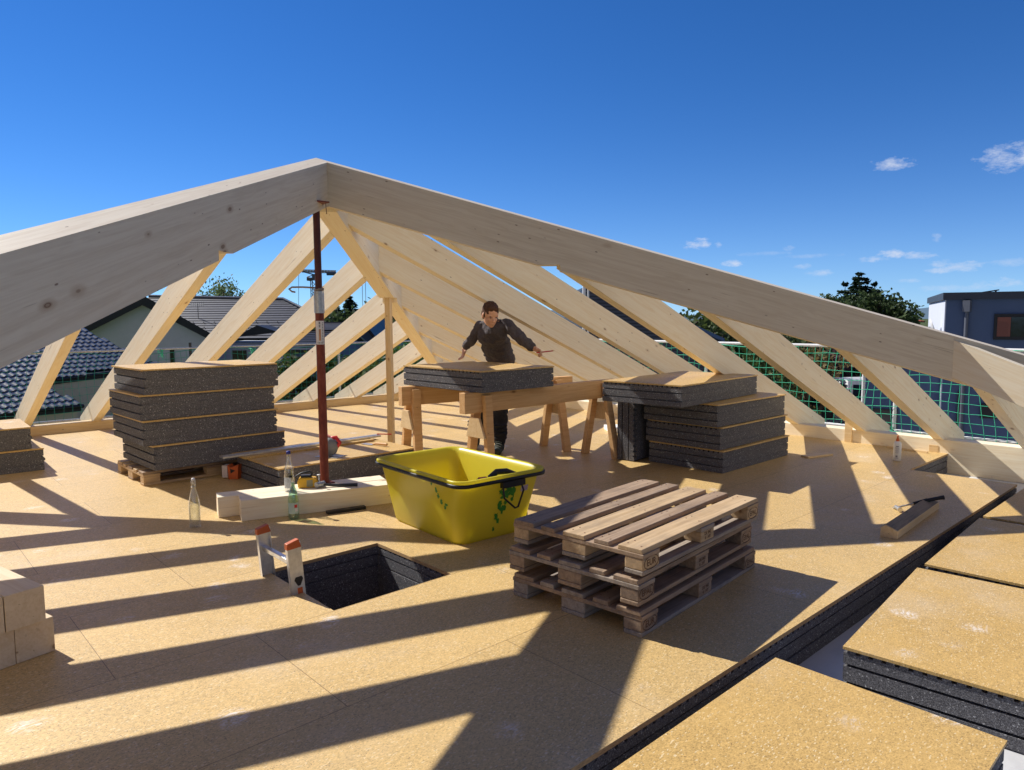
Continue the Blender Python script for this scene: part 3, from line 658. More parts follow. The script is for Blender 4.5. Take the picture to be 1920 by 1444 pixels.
# ================================================================== timbers
timber('beam', (1.985, 5.075, .0005), (math.cos(R_(-17)), math.sin(R_(-17)), 0), 1.62, .185, .155, MAT['spruce'], 'pale squared beam lying on the floor behind the green bottle', 'beam', 'squared beams on the floor by the prop')
timber('beam', (1.90, 5.29, .0005), (math.cos(R_(-16)), math.sin(R_(-16)), 0), 1.28, .165, .1552, MAT['spruce'], 'second squared beam tight behind the first, carrying the red prop', 'beam', 'squared beams on the floor by the prop')
xb = Vector((-math.sin(R_(13)), math.cos(R_(13)), 0)); side = Vector((math.cos(R_(13)), math.sin(R_(13)), 0))
def stackbeam(k, corner, z, lab, ln=2.6):
    c = Vector((corner[0], corner[1], z)); timber('beam', c, xb, ln, .152, .158, MAT['spruce_old'], lab, 'beam', 'beams stacked at the left edge')
for k, (off, z, lab) in enumerate(((0, .0005, 'lower right squared beam of the stack at the lower left edge'), (-.154, .0005, 'lower inner squared beam of the stack at the lower left edge'), (-.308, .0005, 'lower outer beam of the stack beyond the left edge'))):
    stackbeam(k, Vector((.565, 3.63)) + Vector((side.x, side.y)) * off, z, lab)
for off, lab in ((-.012, 'upper right squared beam of the stack at the left edge, top glaring in the sun'), (-.168, 'upper inner squared beam of the stack at the left edge'), (-.324, 'upper outer beam of the stack beyond the left edge')):
    stackbeam(0, Vector((.545, 3.60)) + Vector((side.x, side.y)) * off, .160, lab)

# dark weathered timber wedge at right with hammer
MAT['dirty'] = wood('dirty timber', (.36, .28, .18), (.24, .17, .10), dirt=.75, dirtc=(.07, .06, .06), rough=.8)
b = MB(); b.prism([(0, .105, 0), (0, 0, 0), (0, 0, .055), (0, .075, .085), (0, .105, .06)], [(1.02, .105, 0), (1.02, 0, 0), (1.02, 0, .055), (.96, .075, .085), (1.0, .105, .06)])
o = b.build('timber_offcut', [MAT['lath']], M=frame((4.94, 1.635, .0005), (1, .055, 0)), bevel=.003)
b = MB(); b.add([(.01, .001, .0575), (1.01, .001, .0575), (.955, .074, .0868), (.01, .074, .0868)], [(0, 1, 2, 3)]); b.add([(.01, .076, .086), (.955, .076, .086), (.99, .104, .062), (.01, .104, .062)], [(0, 1, 2, 3)])
b.build('weathered_face', [MAT['dirty']], o, clean=False)
tag(o, 'chamfered timber offcut with grey weathered top, lying at right near the floor step', 'timber offcut')
hm = empty('hammer', (5.60, 1.93, .0), R_(-36), 'hammer with black grip lying across the timber offcut', 'hammer')
hm.rotation_euler = (0, R_(-13), R_(-50)); hm.location = (5.70, 1.90, .022)
b = MB(); b.tube([(0, -.055, 0), (0, .02, 0)], [.015, .013], 12); b.tube([(0, -.062, 0), (0, -.05, 0)], .018, 12); b.prism([(-.011, .015, -.01), (.011, .015, -.01), (.011, .015, .01), (-.011, .015, .01)], [(-.013, .075, -.024), (.013, .075, -.024), (.013, .078, -.02), (-.013, .078, -.02)]); b.build('head', MAT['steel'], hm)
b = MB(); b.tube([(0, 0, 0), (.13, 0, .006)], .007, 8); b.build('shaft', MAT['steel'], hm)
b = MB(); b.tube([(.12, 0, .006), (.20, 0, .01), (.30, 0, .012), (.34, 0, .01)], [.012, .015, .0135, .017], 12); b.build('grip', MAT['black'], hm)

# small offcuts
def stick(loc, xd, L, w, h, lab, mat='lath', name='wood_offcut', zd=None):
    return timber(name, loc, xd, L, w, h, MAT[mat], lab, 'wood offcut', 'little wood offcuts on the floor', bevel=.001)
stick((7.18, 3.26, .0005), (.95, -.30, 0), .36, .10, .018, 'small flat board piece on the floor right of the dark stack')
stick((8.38, 2.92, .0005), (-.10, -1, 0), .42, .022, .02, 'thin stick on the floor behind the glue bottle')
timber('wood_offcut', (8.455, 3.42, .0005), (-.02, -1, .0), .085, .018, .235, MAT['lath'], 'short upright board piece leaning on the right wall plate', 'wood offcut', 'little wood offcuts on the floor')
timber('wood_offcut', (8.475, 2.53, .0), (0, -1, 0), .09, .06, .075, MAT['lath'], 'small wooden cube set against the right wall plate', 'wood offcut', 'little wood offcuts on the floor')
b = MB(); b.box(0, .55, 0, .35, 0, .06); tag(b.build('foam_sheet', MAT['whitefoam'], M=frame((7.0, 5.75, .0005), (.8, -.6, 0)), bevel=.004), 'white foam sheet lying beyond the sawhorses', 'foam sheet')

# ================================================================== sawhorses
def sawhorse(x0, y0, x1, y1, lab, q0=.24):
    L = math.hypot(x1 - x0, y1 - y0); r = empty('sawhorse', (x0, y0, 0), math.atan2(y1 - y0, x1 - x0), lab, 'sawhorse', 'sawhorses under the panel')
    m = MAT['sawhorse']; H = .812
    b = MB(); b.box(0, L, -.04, .04, H - .185, H); b.build('top_beam', m, r, bevel=.003)
    for xs_, s in ((q0, 1), (L - .22, -1)):
        for sy in (-1, 1):
            top = Vector((xs_, sy * .042, H - .02)); bot = Vector((xs_ - .0, sy * .235, .0))
            d = (bot - top); M = frame(top, d, Vector((0, sy, 0)).cross(d).cross(d) * -1 if False else Vector((1, 0, 0)))
            f0, f1 = (.19, .245) if not (s == 1 and sy == -1) else (.075, .125)
            b = MB(); b.hexa([(xs_ - .045, sy * f0, 0.001), (xs_ + .04, sy * f0, 0.001), (xs_ + .04, sy * f1, 0.001), (xs_ - .045, sy * f1, 0.001),
                              (xs_ - .045, sy * .0415, H - .03), (xs_ + .04, sy * .0415, H - .03), (xs_ + .04, sy * .085, H - .03), (xs_ - .045, sy * .085, H - .03)])
            b.build('leg', m, r, bevel=.003)
        q = (-.070, -.047) if s == 1 else (.042, .065)
        b = MB(); zt, zb = H - .24, H - .42
        b.prism([(xs_ + q[0], -.02, zt), (xs_ + q[0], .11, zt), (xs_ + q[0], .16, zb), (xs_ + q[0], -.10, zb)], [(xs_ + q[1], -.02, zt), (xs_ + q[1], .11, zt), (xs_ + q[1], .16, zb), (xs_ + q[1], -.10, zb)])
        b.build('gusset', MAT['lath'], r, bevel=.002)
    return r
sawhorse(3.90, 4.88, 5.98, 4.86, 'nearer wooden sawhorse, its beam running under the panel toward the dark stack')
sawhorse(3.86, 5.79, 5.95, 5.47, 'farther wooden sawhorse behind the first, beside the worker', .14)

# ================================================================== yellow tub
def tub():
    t = NT('yellow tub plastic', .32, .5)
    v = t.tc.outputs['Object']; t.col(t.mix(t.step(t.noise(v, 3, 4, .6), .3, .7), (.90, .82, .08), (.84, .75, .07)))
    t.b.inputs['Subsurface Weight'].default_value = .0
    tr = t.n('ShaderNodeBsdfTranslucent'); tr.inputs[0].default_value = (.95, .82, .10, 1); mx = t.n('ShaderNodeMixShader'); mx.inputs[0].default_value = .48
    out = t.nt.nodes['Material Output']; t.l(t.b.outputs[0], mx.inputs[1]); t.l(tr.outputs[0], mx.inputs[2]); t.l(mx.outputs[0], out.inputs[0])
    yel = t.mat
    r = empty('mortar_tub', (3.09, 3.93, 0), R_(-3), 'big yellow plastic mortar tub with black rim and green paint smears', 'tub')
    def loop(hx, hy, rad, z, n=7):
        pts = []
        for (sx, sy, a0) in ((1, 1, 0), (-1, 1, 90), (-1, -1, 180), (1, -1, 270)):
            for k in range(n):
                a = R_(a0 + 90 * k / (n - 1)); pts.append((sx * (hx - rad) + rad * math.cos(a), sy * (hy - rad) + rad * math.sin(a), z))
        return pts
    def skin(b, loops, cap0=False, cap1=False, mi=0):
        n = len(loops[0]); vs = [p for l in loops for p in l]
        fs = [(i * n + k, i * n + (k + 1) % n, (i + 1) * n + (k + 1) % n, (i + 1) * n + k) for i in range(len(loops) - 1) for k in range(n)]
        if cap0: fs.append(tuple(range(n))[::-1])
        if cap1: fs.append(tuple((len(loops) - 1) * n + k for k in range(n)))
        b.add(vs, fs, mi, True)
    b = MB(); H = .445
    o1 = [loop(.265, .395, .07, .012), loop(.285, .418, .085, .0), loop(.295, .43, .085, .02), loop(.325, .475, .09, .22), loop(.352, .525, .09, H - .03), loop(.378, .555, .10, H - .018), loop(.380, .557, .10, H), loop(.372, .549, .095, H + .006), loop(.350, .523, .085, H + .001), loop(.335, .505, .08, H - .04), loop(.308, .458, .08, .22), loop(.280, .412, .075, .022), loop(.25, .38, .06, .014)]
    skin(b, [loop(.285, .418, .085, .0)] + o1[2:-1] , cap0=True, cap1=True); tb = b.build('shell', yel, r)
    b = MB(); skin(b, [loop(.354, .529, .09, H - .042), loop(.384, .561, .10, H - .040), loop(.386, .563, .10, H - .018), loop(.376, .553, .10, H - .0165)]); b.build('rim_trim', MAT['black'], r)
    for s in (1,):
        b = MB(); z = H - .05
        b.tube([(.389, -.10 - .36, z), (.40, -.105 - .36, z - .09), (.41, -.05 - .36, z - .16), (.41, -.02 - .36, z - .17), (.405, .05 - .36, z - .09), (.389, .07 - .36, z)], .006, 8)
    # handle on the short right end (facing -Y side of the photo's right)
    bpy_h = MB(); yy = -.566; z = H - .045
    bpy_h.tube([(-.02, yy + .03, z), (-.035, yy - .002, z - .07), (-.03, yy + .0, z - .10), (.075, yy + .018, z - .185), (.10, yy + .016, z - .18), (.135, yy - .0, z - .07), (.13, yy + .03, z)], .0065, 8)
    bpy_h.box(-.04, .15, yy - .002, yy + .03, z - .035, z + .005); bpy_h.build('handle', MAT['black'], r)
    # green paint smears: thin irregular films on the wall
    t = NT('green paint', .45, .4); t.col(t.mix(t.noise(t.tc.outputs['Object'], 30, 3), (.03, .22, .02), (.06, .32, .035))); gr = t.mat
    def wall_pt(side, a, z):       # a along the wall, returns point just outside
        f = (z - .02) / .2 if z < .22 else (z - .22) / .195
        hx, hy = (.295 + .030 * f, .43 + .045 * f) if z < .22 else (.325 + .027 * f, .475 + .05 * f)
        return (-(hx + .003), a, z) if side == 'W' else (a, -(hy + .003), z)
    rnd = random.Random(3)
    def blot(side, a, z, w, h):
        b = MB(); n = 14; c = wall_pt(side, a, z); ps = []
        for k in range(n):
            an = 2 * math.pi * k / n; q = rnd.uniform(.45, 1.2); ps.append(wall_pt(side, a + w * q * math.cos(an), min(z + h * q * math.sin(an), H - .055)))
        base = len(b.v); b.v += [c] + ps; 
        for k in range(n): b.f.append([base, base + 1 + k, base + 1 + (k + 1) % n]); b.m.append(0); b.smooth.append(False)
        b.build('paint_smear', gr, r, clean=False)
    for a, z, w, h in ((.06, .345, .03, .03), (.03, .30, .045, .035), (.09, .31, .03, .04), (.0, .24, .02, .035), (.025, .20, .03, .03), (.045, .25, .02, .02), (-.02, .16, .022, .03), (.0, .12, .014, .022), (-.03, .07, .012, .02), (.10, .26, .02, .02), (-.01, .33, .02, .02)): blot('S', a, z, w, h)
    for a, z, w, h in ((-.20, .385, .012, .02), (-.245, .345, .018, .022), (-.26, .31, .014, .018), (-.29, .28, .018, .02), (-.325, .245, .014, .018), (-.34, .265, .02, .012)): blot('W', a, z, w, h)
    b = MB(); P = [wall_pt('S', a, z) for a, z in ((.165, .30), (.225, .305), (.225, .345), (.165, .34))]; b.add(P, [(0, 1, 2, 3)]); b.build('sticker', plain('violet sticker', (.62, .5, .62), .5, var=.4, scale=90), r, clean=False)
    return r
tub()
# cordless tool lying in the tub
tl = empty('power_tool', (3.16, 3.66, .28), R_(-10), 'dark blue cordless power tool with its handle up in the yellow tub', 'power tool')
b = MB(); b.box(-.07, .09, -.045, .045, -.26, -.02); b.box(-.10, .03, -.04, .04, -.02, .09); b.build('body', MAT['bluetool'], tl, bevel=.018)
b = MB(); b.tube([(.0, 0, .085), (.05, -.01, .125), (.12, -.025, .125), (.20, -.045, .09), (.24, -.055, .02), (.25, -.06, -.2)], [.022, .022, .021, .02, .02, .02], 10); b.build('handle', MAT['dark'], tl)
b = MB(); b.box(-.085, -.02, -.041, .02, .0905, .098); b.build('trim', MAT['redplastic'], tl, bevel=.003)
b = MB(); b.box(-.03, .30, -.06, .05, -.262, -.22); b.build('base', MAT['dark'], tl, bevel=.005)

# ================================================================== ladder in the hatch
ld = empty('ladder', (1.735, 3.70, -.94), 0, 'aluminium ladder with orange end caps sticking out of the hatch', 'ladder')
ldM = R_(-4.5); ld.rotation_euler = (0, ldM, 0)
Lh = 1.225
for y, s in ((-.20, 1), (.20, -1)):
    b = MB(); b.box(-.038, .038, y - .003, y + .003, 0, Lh); b.box(-.038, -.034, min(y, y + s * .025), max(y, y + s * .025), 0, Lh); b.box(.034, .038, min(y, y + s * .025), max(y, y + s * .025), 0, Lh)
    rl = b.build('rail', MAT['alu'], ld, clean=False)
    b = MB(); b.prism([(-.041, y - .006 if s > 0 else y - .028, Lh - .03), (.041, y - .006 if s > 0 else y - .028, Lh - .03), (.041, y + .028 if s > 0 else y + .006, Lh - .03), (-.041, y + .028 if s > 0 else y + .006, Lh - .03)],
                      [(-.038, y - .006 if s > 0 else y - .028, Lh + .004), (.030, y - .006 if s > 0 else y - .028, Lh + .016), (.030, y + .028 if s > 0 else y + .006, Lh + .016), (-.038, y + .028 if s > 0 else y + .006, Lh + .004)])
    b.build('end_cap', MAT['orange'], rl, bevel=.003)
for z in (.25, .53, .80, 1.105):
    b = MB(); b.box(-.014, .014, -.197, .197, z - .014, z + .014); b.build('rung', MAT['alu'], ld, bevel=.003)
b = MB(); y = -.2035
def tri(b, c, r, y):
    n = 3; ps = []
    for k in range(3):
        a = R_(-90 + 120 * k)
        for j in range(4): aa = a + R_(-20 + 13 * j); ps.append((c[0] + r * math.cos(aa), y, c[1] + r * 1.15 * math.sin(aa)))
    b.add(ps, [tuple(range(len(ps)))])
tri(b, (.006, 1.015), .025, y - .0007); b.build('emblem', MAT['black'], ld, clean=False)
b = MB(); b.box(-.006, .022, y - .001, y, .93, .975); b.build('sticker', MAT['orange'], ld, clean=False)

# ================================================================== bottles and small things
def bottle(loc, prof, mat, lab, fill=None, cap=None, labels=(), swing=False, h=1.0):
    r = empty('bottle', loc, R_(random.uniform(0, 90)), lab, 'bottle', 'glass bottles')
    inner = [(max(rr - .003, .002), z) for rr, z in prof if z > .004]
    b = MB(); b.lathe([(.0005, 0)] + prof + [(rr, z) for rr, z in inner[::-1]] + [(.0005, inner[0][1])], 28); b.build('glass', mat, r, clean=False)
    if fill:
        fp = [(rr - .0004, z) for rr, z in inner if z <= fill]; b = MB(); b.lathe([(.0005, fp[0][1])] + fp + [(fp[-1][0], fill), (.0005, fill)], 28); b.build('water', MAT['water'], r, clean=False)
    z = prof[-1][1]
    if cap: b = MB(); b.lathe([(.0005, z + .012), (.0155, z + .012), (.016, z - .012), (.014, z - .012)], 20); b.build('cap', cap, r)
    if swing:
        b = MB(); b.lathe([(.0005, z + .022), (.010, z + .02), (.0135, z + .010), (.0135, z + .001), (.0005, z + .001)], 16); b.build('stopper', MAT['white'], r)
        b = MB()
        for s in (-1, 1): b.tube([(0, s * .0145, z - .045), (.008, s * .023, z - .03), (.004, s * .022, z + .0), (0, s * .012, z + .014)], .0016, 6)
        b.tube([(.0152 * math.cos(k * .4), .0152 * math.sin(k * .4), z - .042) for k in range(16)], .0014, 5, close=True); b.build('wire_bail', MAT['steel'], r)
    for (nm, a1, a2, z1, z2, m_) in labels:
        rr = max(p[0] for p in prof) + .0008; a0 = math.atan2(-loc[1], -loc[0]) - r.rotation_euler.z; b = MB(); vs = []
        n = 10
        for k in range(n + 1):
            a = a0 + R_(a1 + (a2 - a1) * k / n)
            rk = rr + (.0006 if nm != 'label' else 0)
            for zz in (z1, z2): vs.append((rk * math.cos(a), rk * math.sin(a), zz))
        b.add(vs, [(2 * k, 2 * k + 2, 2 * k + 3, 2 * k + 1) for k in range(n)], smooth=True); b.build(nm, m_, r, clean=False)
    return r
bottle((1.69, 5.165, .0005), [(.036, 0), (.0385, .006), (.0385, .10), (.0385, .165), (.036, .19), (.027, .235), (.018, .27), (.0145, .30), (.0145, .325), (.016, .327), (.016, .335)], MAT['glass'], 'clear swing-top glass bottle half full of water, standing alone on the floor', fill=.175, swing=True)
bottle((2.30, 4.885, .0005), [(.037, 0), (.0395, .006), (.0395, .14), (.036, .17), (.033, .19), (.024, .215), (.016, .24), (.014, .262), (.0155, .264), (.0155, .27)], MAT['greenglass'], 'greenish glass bottle standing on the floor in front of the beam', fill=.13,
       labels=[('label', -60, 62, .045, .125, plain('pale green label', (.50, .66, .60), .5)), ('label_mark', 8, 40, .088, .112, MAT['redplastic']), ('label_patch', 14, 46, .06, .084, MAT['white'])])
bottle((2.375, 5.10, .156), [(.037, 0), (.039, .006), (.039, .12), (.036, .135), (.037, .155), (.034, .18), (.024, .21), (.017, .25), (.0135, .285), (.0135, .30)], MAT['glass'], 'clear glass bottle with dark blue cap standing on the beam', fill=.15, cap=plain('blue cap', (.02, .03, .25), .4),
       labels=[('label', -70, 20, .03, .115, plain('printed white label', (.66, .70, .72), .5, var=.5, scale=120)), ('label_print', 0, 34, .112, .128, MAT['black'])])

# yellow laser / line box with strap on the beam
tp = empty('tool_case', (2.545, 5.13, .156), R_(-30), 'yellow hand-sized tool case with black strap on the beam by the prop', 'tool case')
b = MB(); b.prism([(-.075, -.04, .0), (.075, -.04, 0), (.082, -.04, .03), (.06, -.04, .075), (-.06, -.04, .082), (-.082, -.04, .05)], [(-.075, .04, .0), (.075, .04, 0), (.082, .04, .03), (.06, .04, .075), (-.06, .04, .082), (-.082, .04, .05)]); b.build('case', MAT['yellowtool'], tp, bevel=.008)
b = MB(); b.box(-.01, .035, -.0415, -.0405, .01, .062); b.build('label', plain('olive label', (.32, .30, .18), .6), tp, clean=False)
b = MB(); b.box(-.055, .02, -.02, .02, .080, .098); b.tube([(-.07, 0, .06), (-.10, -.01, .085), (-.05, -.015, .115), (.01, -.01, .125), (.03, 0, .11), (.02, .005, .08)], .008, 8); b.build('strap', MAT['dark'], tp, bevel=.004)
b = MB(); b.box(.076, .092, -.03, .03, .005, .06); b.build('end_block', MAT['black'], tp, bevel=.005)
# prop foot: rounded plate end, wire pin, cast shadow added as a dark bar
nh = empty('prop_foot_parts', (2.60, 5.045, .182), R_(-14), 'grey plate end at the foot of the red prop, with an added dark bar as its shadow', 'hammer')
b = MB(); b.tube([(-.035, -.02, 0), (.035, .01, 0)], .022, 14); b.build('head', MAT['steel'], nh)
b = MB(); b.tube([(0, 0, 0), (.10, -.035, -.013), (.27, -.10, -.016)], [.010, .011, .014], 8); b.build('shaft', MAT['dark'], nh)  # dark bar standing in for the shadow the prop casts
b = MB(); b.tube([(-.004, 0, .02), (-.008, .0, .075)], .003, 6); b.lathe([(.0005, .078), (.014, .078), (.014, .074), (.0005, .074)], 10, 0, (-.008, 0)); b.build('wire_pin', MAT['white'], nh)
# black cutter bar on the floor
b = MB(); b.box(0, .30, 0, .05, 0, .022); b.box(.02, .09, -.001, .0, .004, .016); o = b.build('cutter_knife', MAT['black'], M=frame((2.53, 4.80, .0005), (.30, -.062, 0)), bevel=.006); tag(o, 'flat black bar tool lying on the floor in front of the beam', 'hand tool')
# orange open box beside the pallet
ob = empty('chalk_box', (2.50, 6.55, .0005), R_(-50), 'orange plastic box with a white printed side, on the floor by the old pallet', 'plastic box')
b = MB(); b.prism([(-.02, -.045, 0), (.07, -.045, 0), (.08, -.045, .14), (.0, -.045, .11), (-.03, -.045, .135)], [(-.02, .045, 0), (.07, .045, 0), (.08, .045, .14), (.0, .045, .11), (-.03, .045, .135)]); b.build('body', MAT['orange'], ob, bevel=.006)
b = MB(); b.add([(.0, -.0462, .10), (.05, -.0462, .085), (.005, -.0462, .055)], [(0, 1, 2)]); b.build('hole_shade', MAT['black'], ob, clean=False)  # flat black triangle painted for the shade inside the hole
b = MB(); b.box(-.085, -.031, -.04, .04, .015, .125); b.build('printed_side', plain('printed card', (.75, .65, .62), .6, var=.5, scale=150), ob, bevel=.002)
# straightedge, saw, pencil, float on the flat panel
M_ = frame((2.35, 6.36, .2315), (1, .018, 0)); b = MB(); b.box(0, 1.66, 0, .10, 0, .018); b.box(0, 1.66, .04, .06, .018, .022); o = b.build('straightedge', MAT['alu'], M=M_, bevel=.002); tag(o, 'long aluminium straightedge lying on the flat panel, reflecting the blue sky', 'straightedge')
def pencil(loc, rot, lab, L=.17):
    r = empty('pencil', loc, 0, lab, 'pencil', 'red carpenter pencils'); r.rotation_euler = rot
    b = MB(); b.tube([(0, 0, 0), (L - .018, 0, 0)], .006, 8); b.build('barrel', MAT['redplastic'], r); b = MB(); b.tube([(L - .018, 0, 0), (L, 0, 0)], [.006, .001], 8); b.build('tip', MAT['lath'], r); return r
pencil((3.98, 6.42, .262), (0, R_(2), R_(-38)), 'red pencil lying at the right end of the straightedge')
fl = empty('trowel', (3.74, 6.16, .212), R_(-75), 'small trowel with blue shining blade and wooden handle on the flat panel', 'trowel')
b = MB(); b.box(-.10, .04, -.035, .035, .001, .004); b.build('blade', MAT['alu'], fl); b = MB(); b.tube([(.03, 0, .006), (.08, 0, .018), (.22, 0, .02)], [.005, .012, .014], 8); b.build('handle', MAT['sawhorse'], fl)
sw = empty('circular_saw', (3.14, 5.88, .2105), R_(-62), 'red and black circular saw standing on the flat panel behind the prop', 'circular saw')
b = MB(); b.box(-.12, .12, -.07, .07, 0, .006); b.build('base', MAT['steel'], sw, bevel=.001)
b = MB(); b.lathe([(.001, -.05), (.06, -.05), (.085, -.02), (.085, .02), (.001, .02)], 20); g = b.build('blade_guard', MAT['grey'], sw); g.rotation_euler = (R_(90), 0, 0); g.location = (-.01, .0, .09)
b = MB(); b.tube([(-.02, .02, .085), (-.02, .13, .085)], [.045, .04], 14); b.build('motor', MAT['dark'], sw)
b = MB(); b.tube([(.05, .03, .08), (.09, .03, .13), (.05, .03, .175), (-.02, .03, .165), (-.05, .03, .12)], [.018, .018, .02, .018, .016], 10); b.build('handle', MAT['redplastic'], sw)
b = MB(); b.tube([(-.09, .04, .09), (-.12, .06, .14), (-.11, .06, .17)], [.02, .018, .02], 10); b.build('front_knob', MAT['black'], sw)
b = MB(); b.tube([(.0, .03, .17), (-.03, .02, .19), (-.07, .02, .17)], .014, 8); b.build('trigger_cover', plain('pink cover', (.75, .3, .25), .4), sw)
# glue bottle
gb = empty('glue_bottle', (7.70, 2.585, .0005), 0, 'white glue bottle with orange pointed nozzle on the floor at right', 'glue bottle')
b = MB(); b.lathe([(.0005, 0), (.034, 0), (.037, .005), (.037, .17), (.034, .185), (.02, .198), (.016, .20)], 24); b.build('body', plain('white plastic', (.74, .74, .73), .4), gb)
b = MB(); b.lathe([(.016, .20), (.0165, .215), (.010, .232), (.003, .268), (.0005, .27)], 16); b.build('nozzle', MAT['orange'], gb)
b = MB(); a0 = math.atan2(-2.585, -7.7)
for (z1, z2, d1, d2) in ((.145, .155, -20, 20), (.132, .136, -30, 25), (.12, .123, -25, 28), (.108, .111, -30, 20), (.096, .099, -26, 28), (.084, .087, -30, 24), (.04, .058, -22, 6), (.03, .034, -22, 18)):
    vs = []
    for k in range(7):
        a = a0 + R_(d1 + (d2 - d1) * k / 6)
        for z in (z1, z2): vs.append((.0376 * math.cos(a), .0376 * math.sin(a), z))
    b.add(vs, [(2 * k, 2 * k + 2, 2 * k + 3, 2 * k + 1) for k in range(6)])
b.build('label_print', plain('grey print', (.25, .25, .28), .6), gb, clean=False)

# ================================================================== the worker
def capsule(b, p, q, r0, r1, n=7, seg=12, sx=1.0):
    p, q = Vector(p), Vector(q); t = (q - p).normalized(); pts = [p - t * r0 * .9, p - t * r0 * .5, p] ; rs = [r0 * .3, r0 * .85, r0]
    pts += [q, q + t * r1 * .5, q + t * r1 * .9]; rs += [r1, r1 * .85, r1 * .3]; b.tube(pts, rs, seg)
def ell(b, c, r, M=None, seg=16):
    vs = []; fs = []; n = 9
    for i in range(1, n):
        th = math.pi * i / n
        for k in range(seg):
            a = 2 * math.pi * k / seg; v = Vector((r[0] * math.sin(th) * math.cos(a), r[1] * math.sin(th) * math.sin(a), r[2] * math.cos(th)))
            vs.append((M @ v if M is not None else v) + Vector(c))
    top = Vector((0, 0, r[2])); bot = Vector((0, 0, -r[2]))
    vs += [(M @ top if M is not None else top) + Vector(c), (M @ bot if M is not None else bot) + Vector(c)]
    for i in range(n - 2):
        for k in range(seg): fs.append((i * seg + k, (i + 1) * seg + k, (i + 1) * seg + (k + 1) % seg, i * seg + (k + 1) % seg))
    T = (n - 1) * seg
    for k in range(seg): fs.append((k, (k + 1) % seg, T)); fs.append(((n - 2) * seg + (k + 1) % seg, (n - 2) * seg + k, T + 1))
    b.add(vs, fs, 0, True)
def worker():
    root_p = Vector((5.30, 5.95, 0)); r = empty('person', root_p, 0, 'man in dark grey pullover bending over the panel on the sawhorses, holding a red pencil', 'person')
    skin_ = plain('skin', (.64, .35, .23), .5, var=.12, scale=20); knit = plain('dark grey pullover', (.085, .072, .078), .9, var=.3, scale=60, bump=.3); trs = plain('black work trousers', (.02, .021, .025), .9, var=.3, scale=30, bump=.3)
    boots = plain('dark green work boots', (.035, .045, .035), .7, var=.4, scale=60, bump=.4); hairm = plain('brown hair', (.10, .045, .025), .8, var=.5, scale=120, bump=.5)
    A = lambda u, v, d: at(u, v, d) - root_p
    folds = bpy.data.textures.new('cloth folds', 'CLOUDS'); folds.noise_scale = .085; folds.noise_depth = 2
    def voxel(b, name, mat, size, smooth=6, parent=r, fold=0):
        o = b.build(name, mat, parent); m = o.modifiers.new('fuse', 'REMESH'); m.mode = 'VOXEL'; m.voxel_size = size; m.use_smooth_shade = True
        if smooth: s = o.modifiers.new('smooth', 'SMOOTH'); s.iterations = smooth; s.factor = .5
        if fold: d_ = o.modifiers.new('folds', 'DISPLACE'); d_.texture = folds; d_.strength = fold; d_.mid_level = .5
        return o
    fwd = Vector((-.70, -.60, 0)).normalized(); rgt = Vector((-fwd.y, fwd.x, 0)) * -1      # his right hand side is picture left
    hip = A(940, 690, 8.10); hip.z = .95
    shR = A(899, 613, 7.72); shL = A(948, 608, 7.48); chest = (shR + shL) / 2 + Vector((0, 0, -.10)) - fwd * .02; neck = (shR + shL) / 2 + Vector((0, 0, .05)) + fwd * .03
    elR = A(886, 636, 7.80); wrR = A(872, 652, 7.95); elL = A(977, 634, 7.32); wrL = A(1000, 653, 7.25)
    hd = A(919, 591, 7.36)
    footR = Vector((5.10, 6.16, 0)) - root_p; footL = Vector((5.10, 5.74, 0)) - root_p
    # head frame: looks down and to picture right
    look = (A(975, 664, 6.9) - hd).normalized(); up = Vector((0, 0, 1)); hx = look; hy = up.cross(hx).normalized(); hz = hx.cross(hy)
    look2 = (look + hz * .12 + fwd * .22).normalized(); hx = look2; hy = Vector((0, .02, 1)).cross(hx).normalized(); hz = hx.cross(hy)
    MH = Matrix((hx, hy, hz)).transposed()
    def H(x, y, z): return hd + MH @ Vector((x, y, z))
    b = MB()
    ell(b, H(-.005, 0, .035), (.098, .078, .10), MH); ell(b, H(.025, 0, -.03), (.072, .064, .085), MH); ell(b, H(.062, 0, -.085), (.03, .032, .026), MH)   # skull, face, chin
    ell(b, H(.035, .0, -.065), (.05, .058, .045), MH)
    capsule(b, H(.088, 0, .012), H(.112, 0, -.022), .008, .015); ell(b, H(.104, .0, -.026), (.014, .019, .010), MH)       # nose
    for s in (-1, 1):
        ell(b, H(.078, s * .033, .026), (.016, .026, .009), MH)      # brow
        ell(b, H(.064, s * .038, -.022), (.022, .020, .02), MH)      # cheek
        ell(b, H(-.004, s * .080, -.008), (.022, .010, .034), MH)    # ear
    ell(b, H(.090, 0, -.056), (.012, .026, .006), MH); ell(b, H(.088, 0, -.066), (.012, .022, .007), MH)   # lips
    capsule(b, H(-.02, 0, -.06), neck, .055, .062); capsule(b, neck, chest, .055, .07); capsule(b, chest, hip, .08, .09)
    for sh, el, wr in ((shR, elR, wrR), (shL, elL, wrL)):
        capsule(b, neck - Vector((0, 0, .04)), sh, .05, .05); capsule(b, sh, el, .048, .04); capsule(b, el, wr, .04, .027)
    for ft in (footR, footL):
        kn = ft * .45 + hip * .55 + fwd * .06; kn.z = .5; capsule(b, hip + (ft - hip) * .08, kn, .085, .06); an = ft + Vector((0, 0, .11)) - fwd * .02; capsule(b, kn, an, .055, .04); capsule(b, an - Vector((0, 0, .06)), ft + fwd * .12 + Vector((0, 0, .035)), .04, .035)
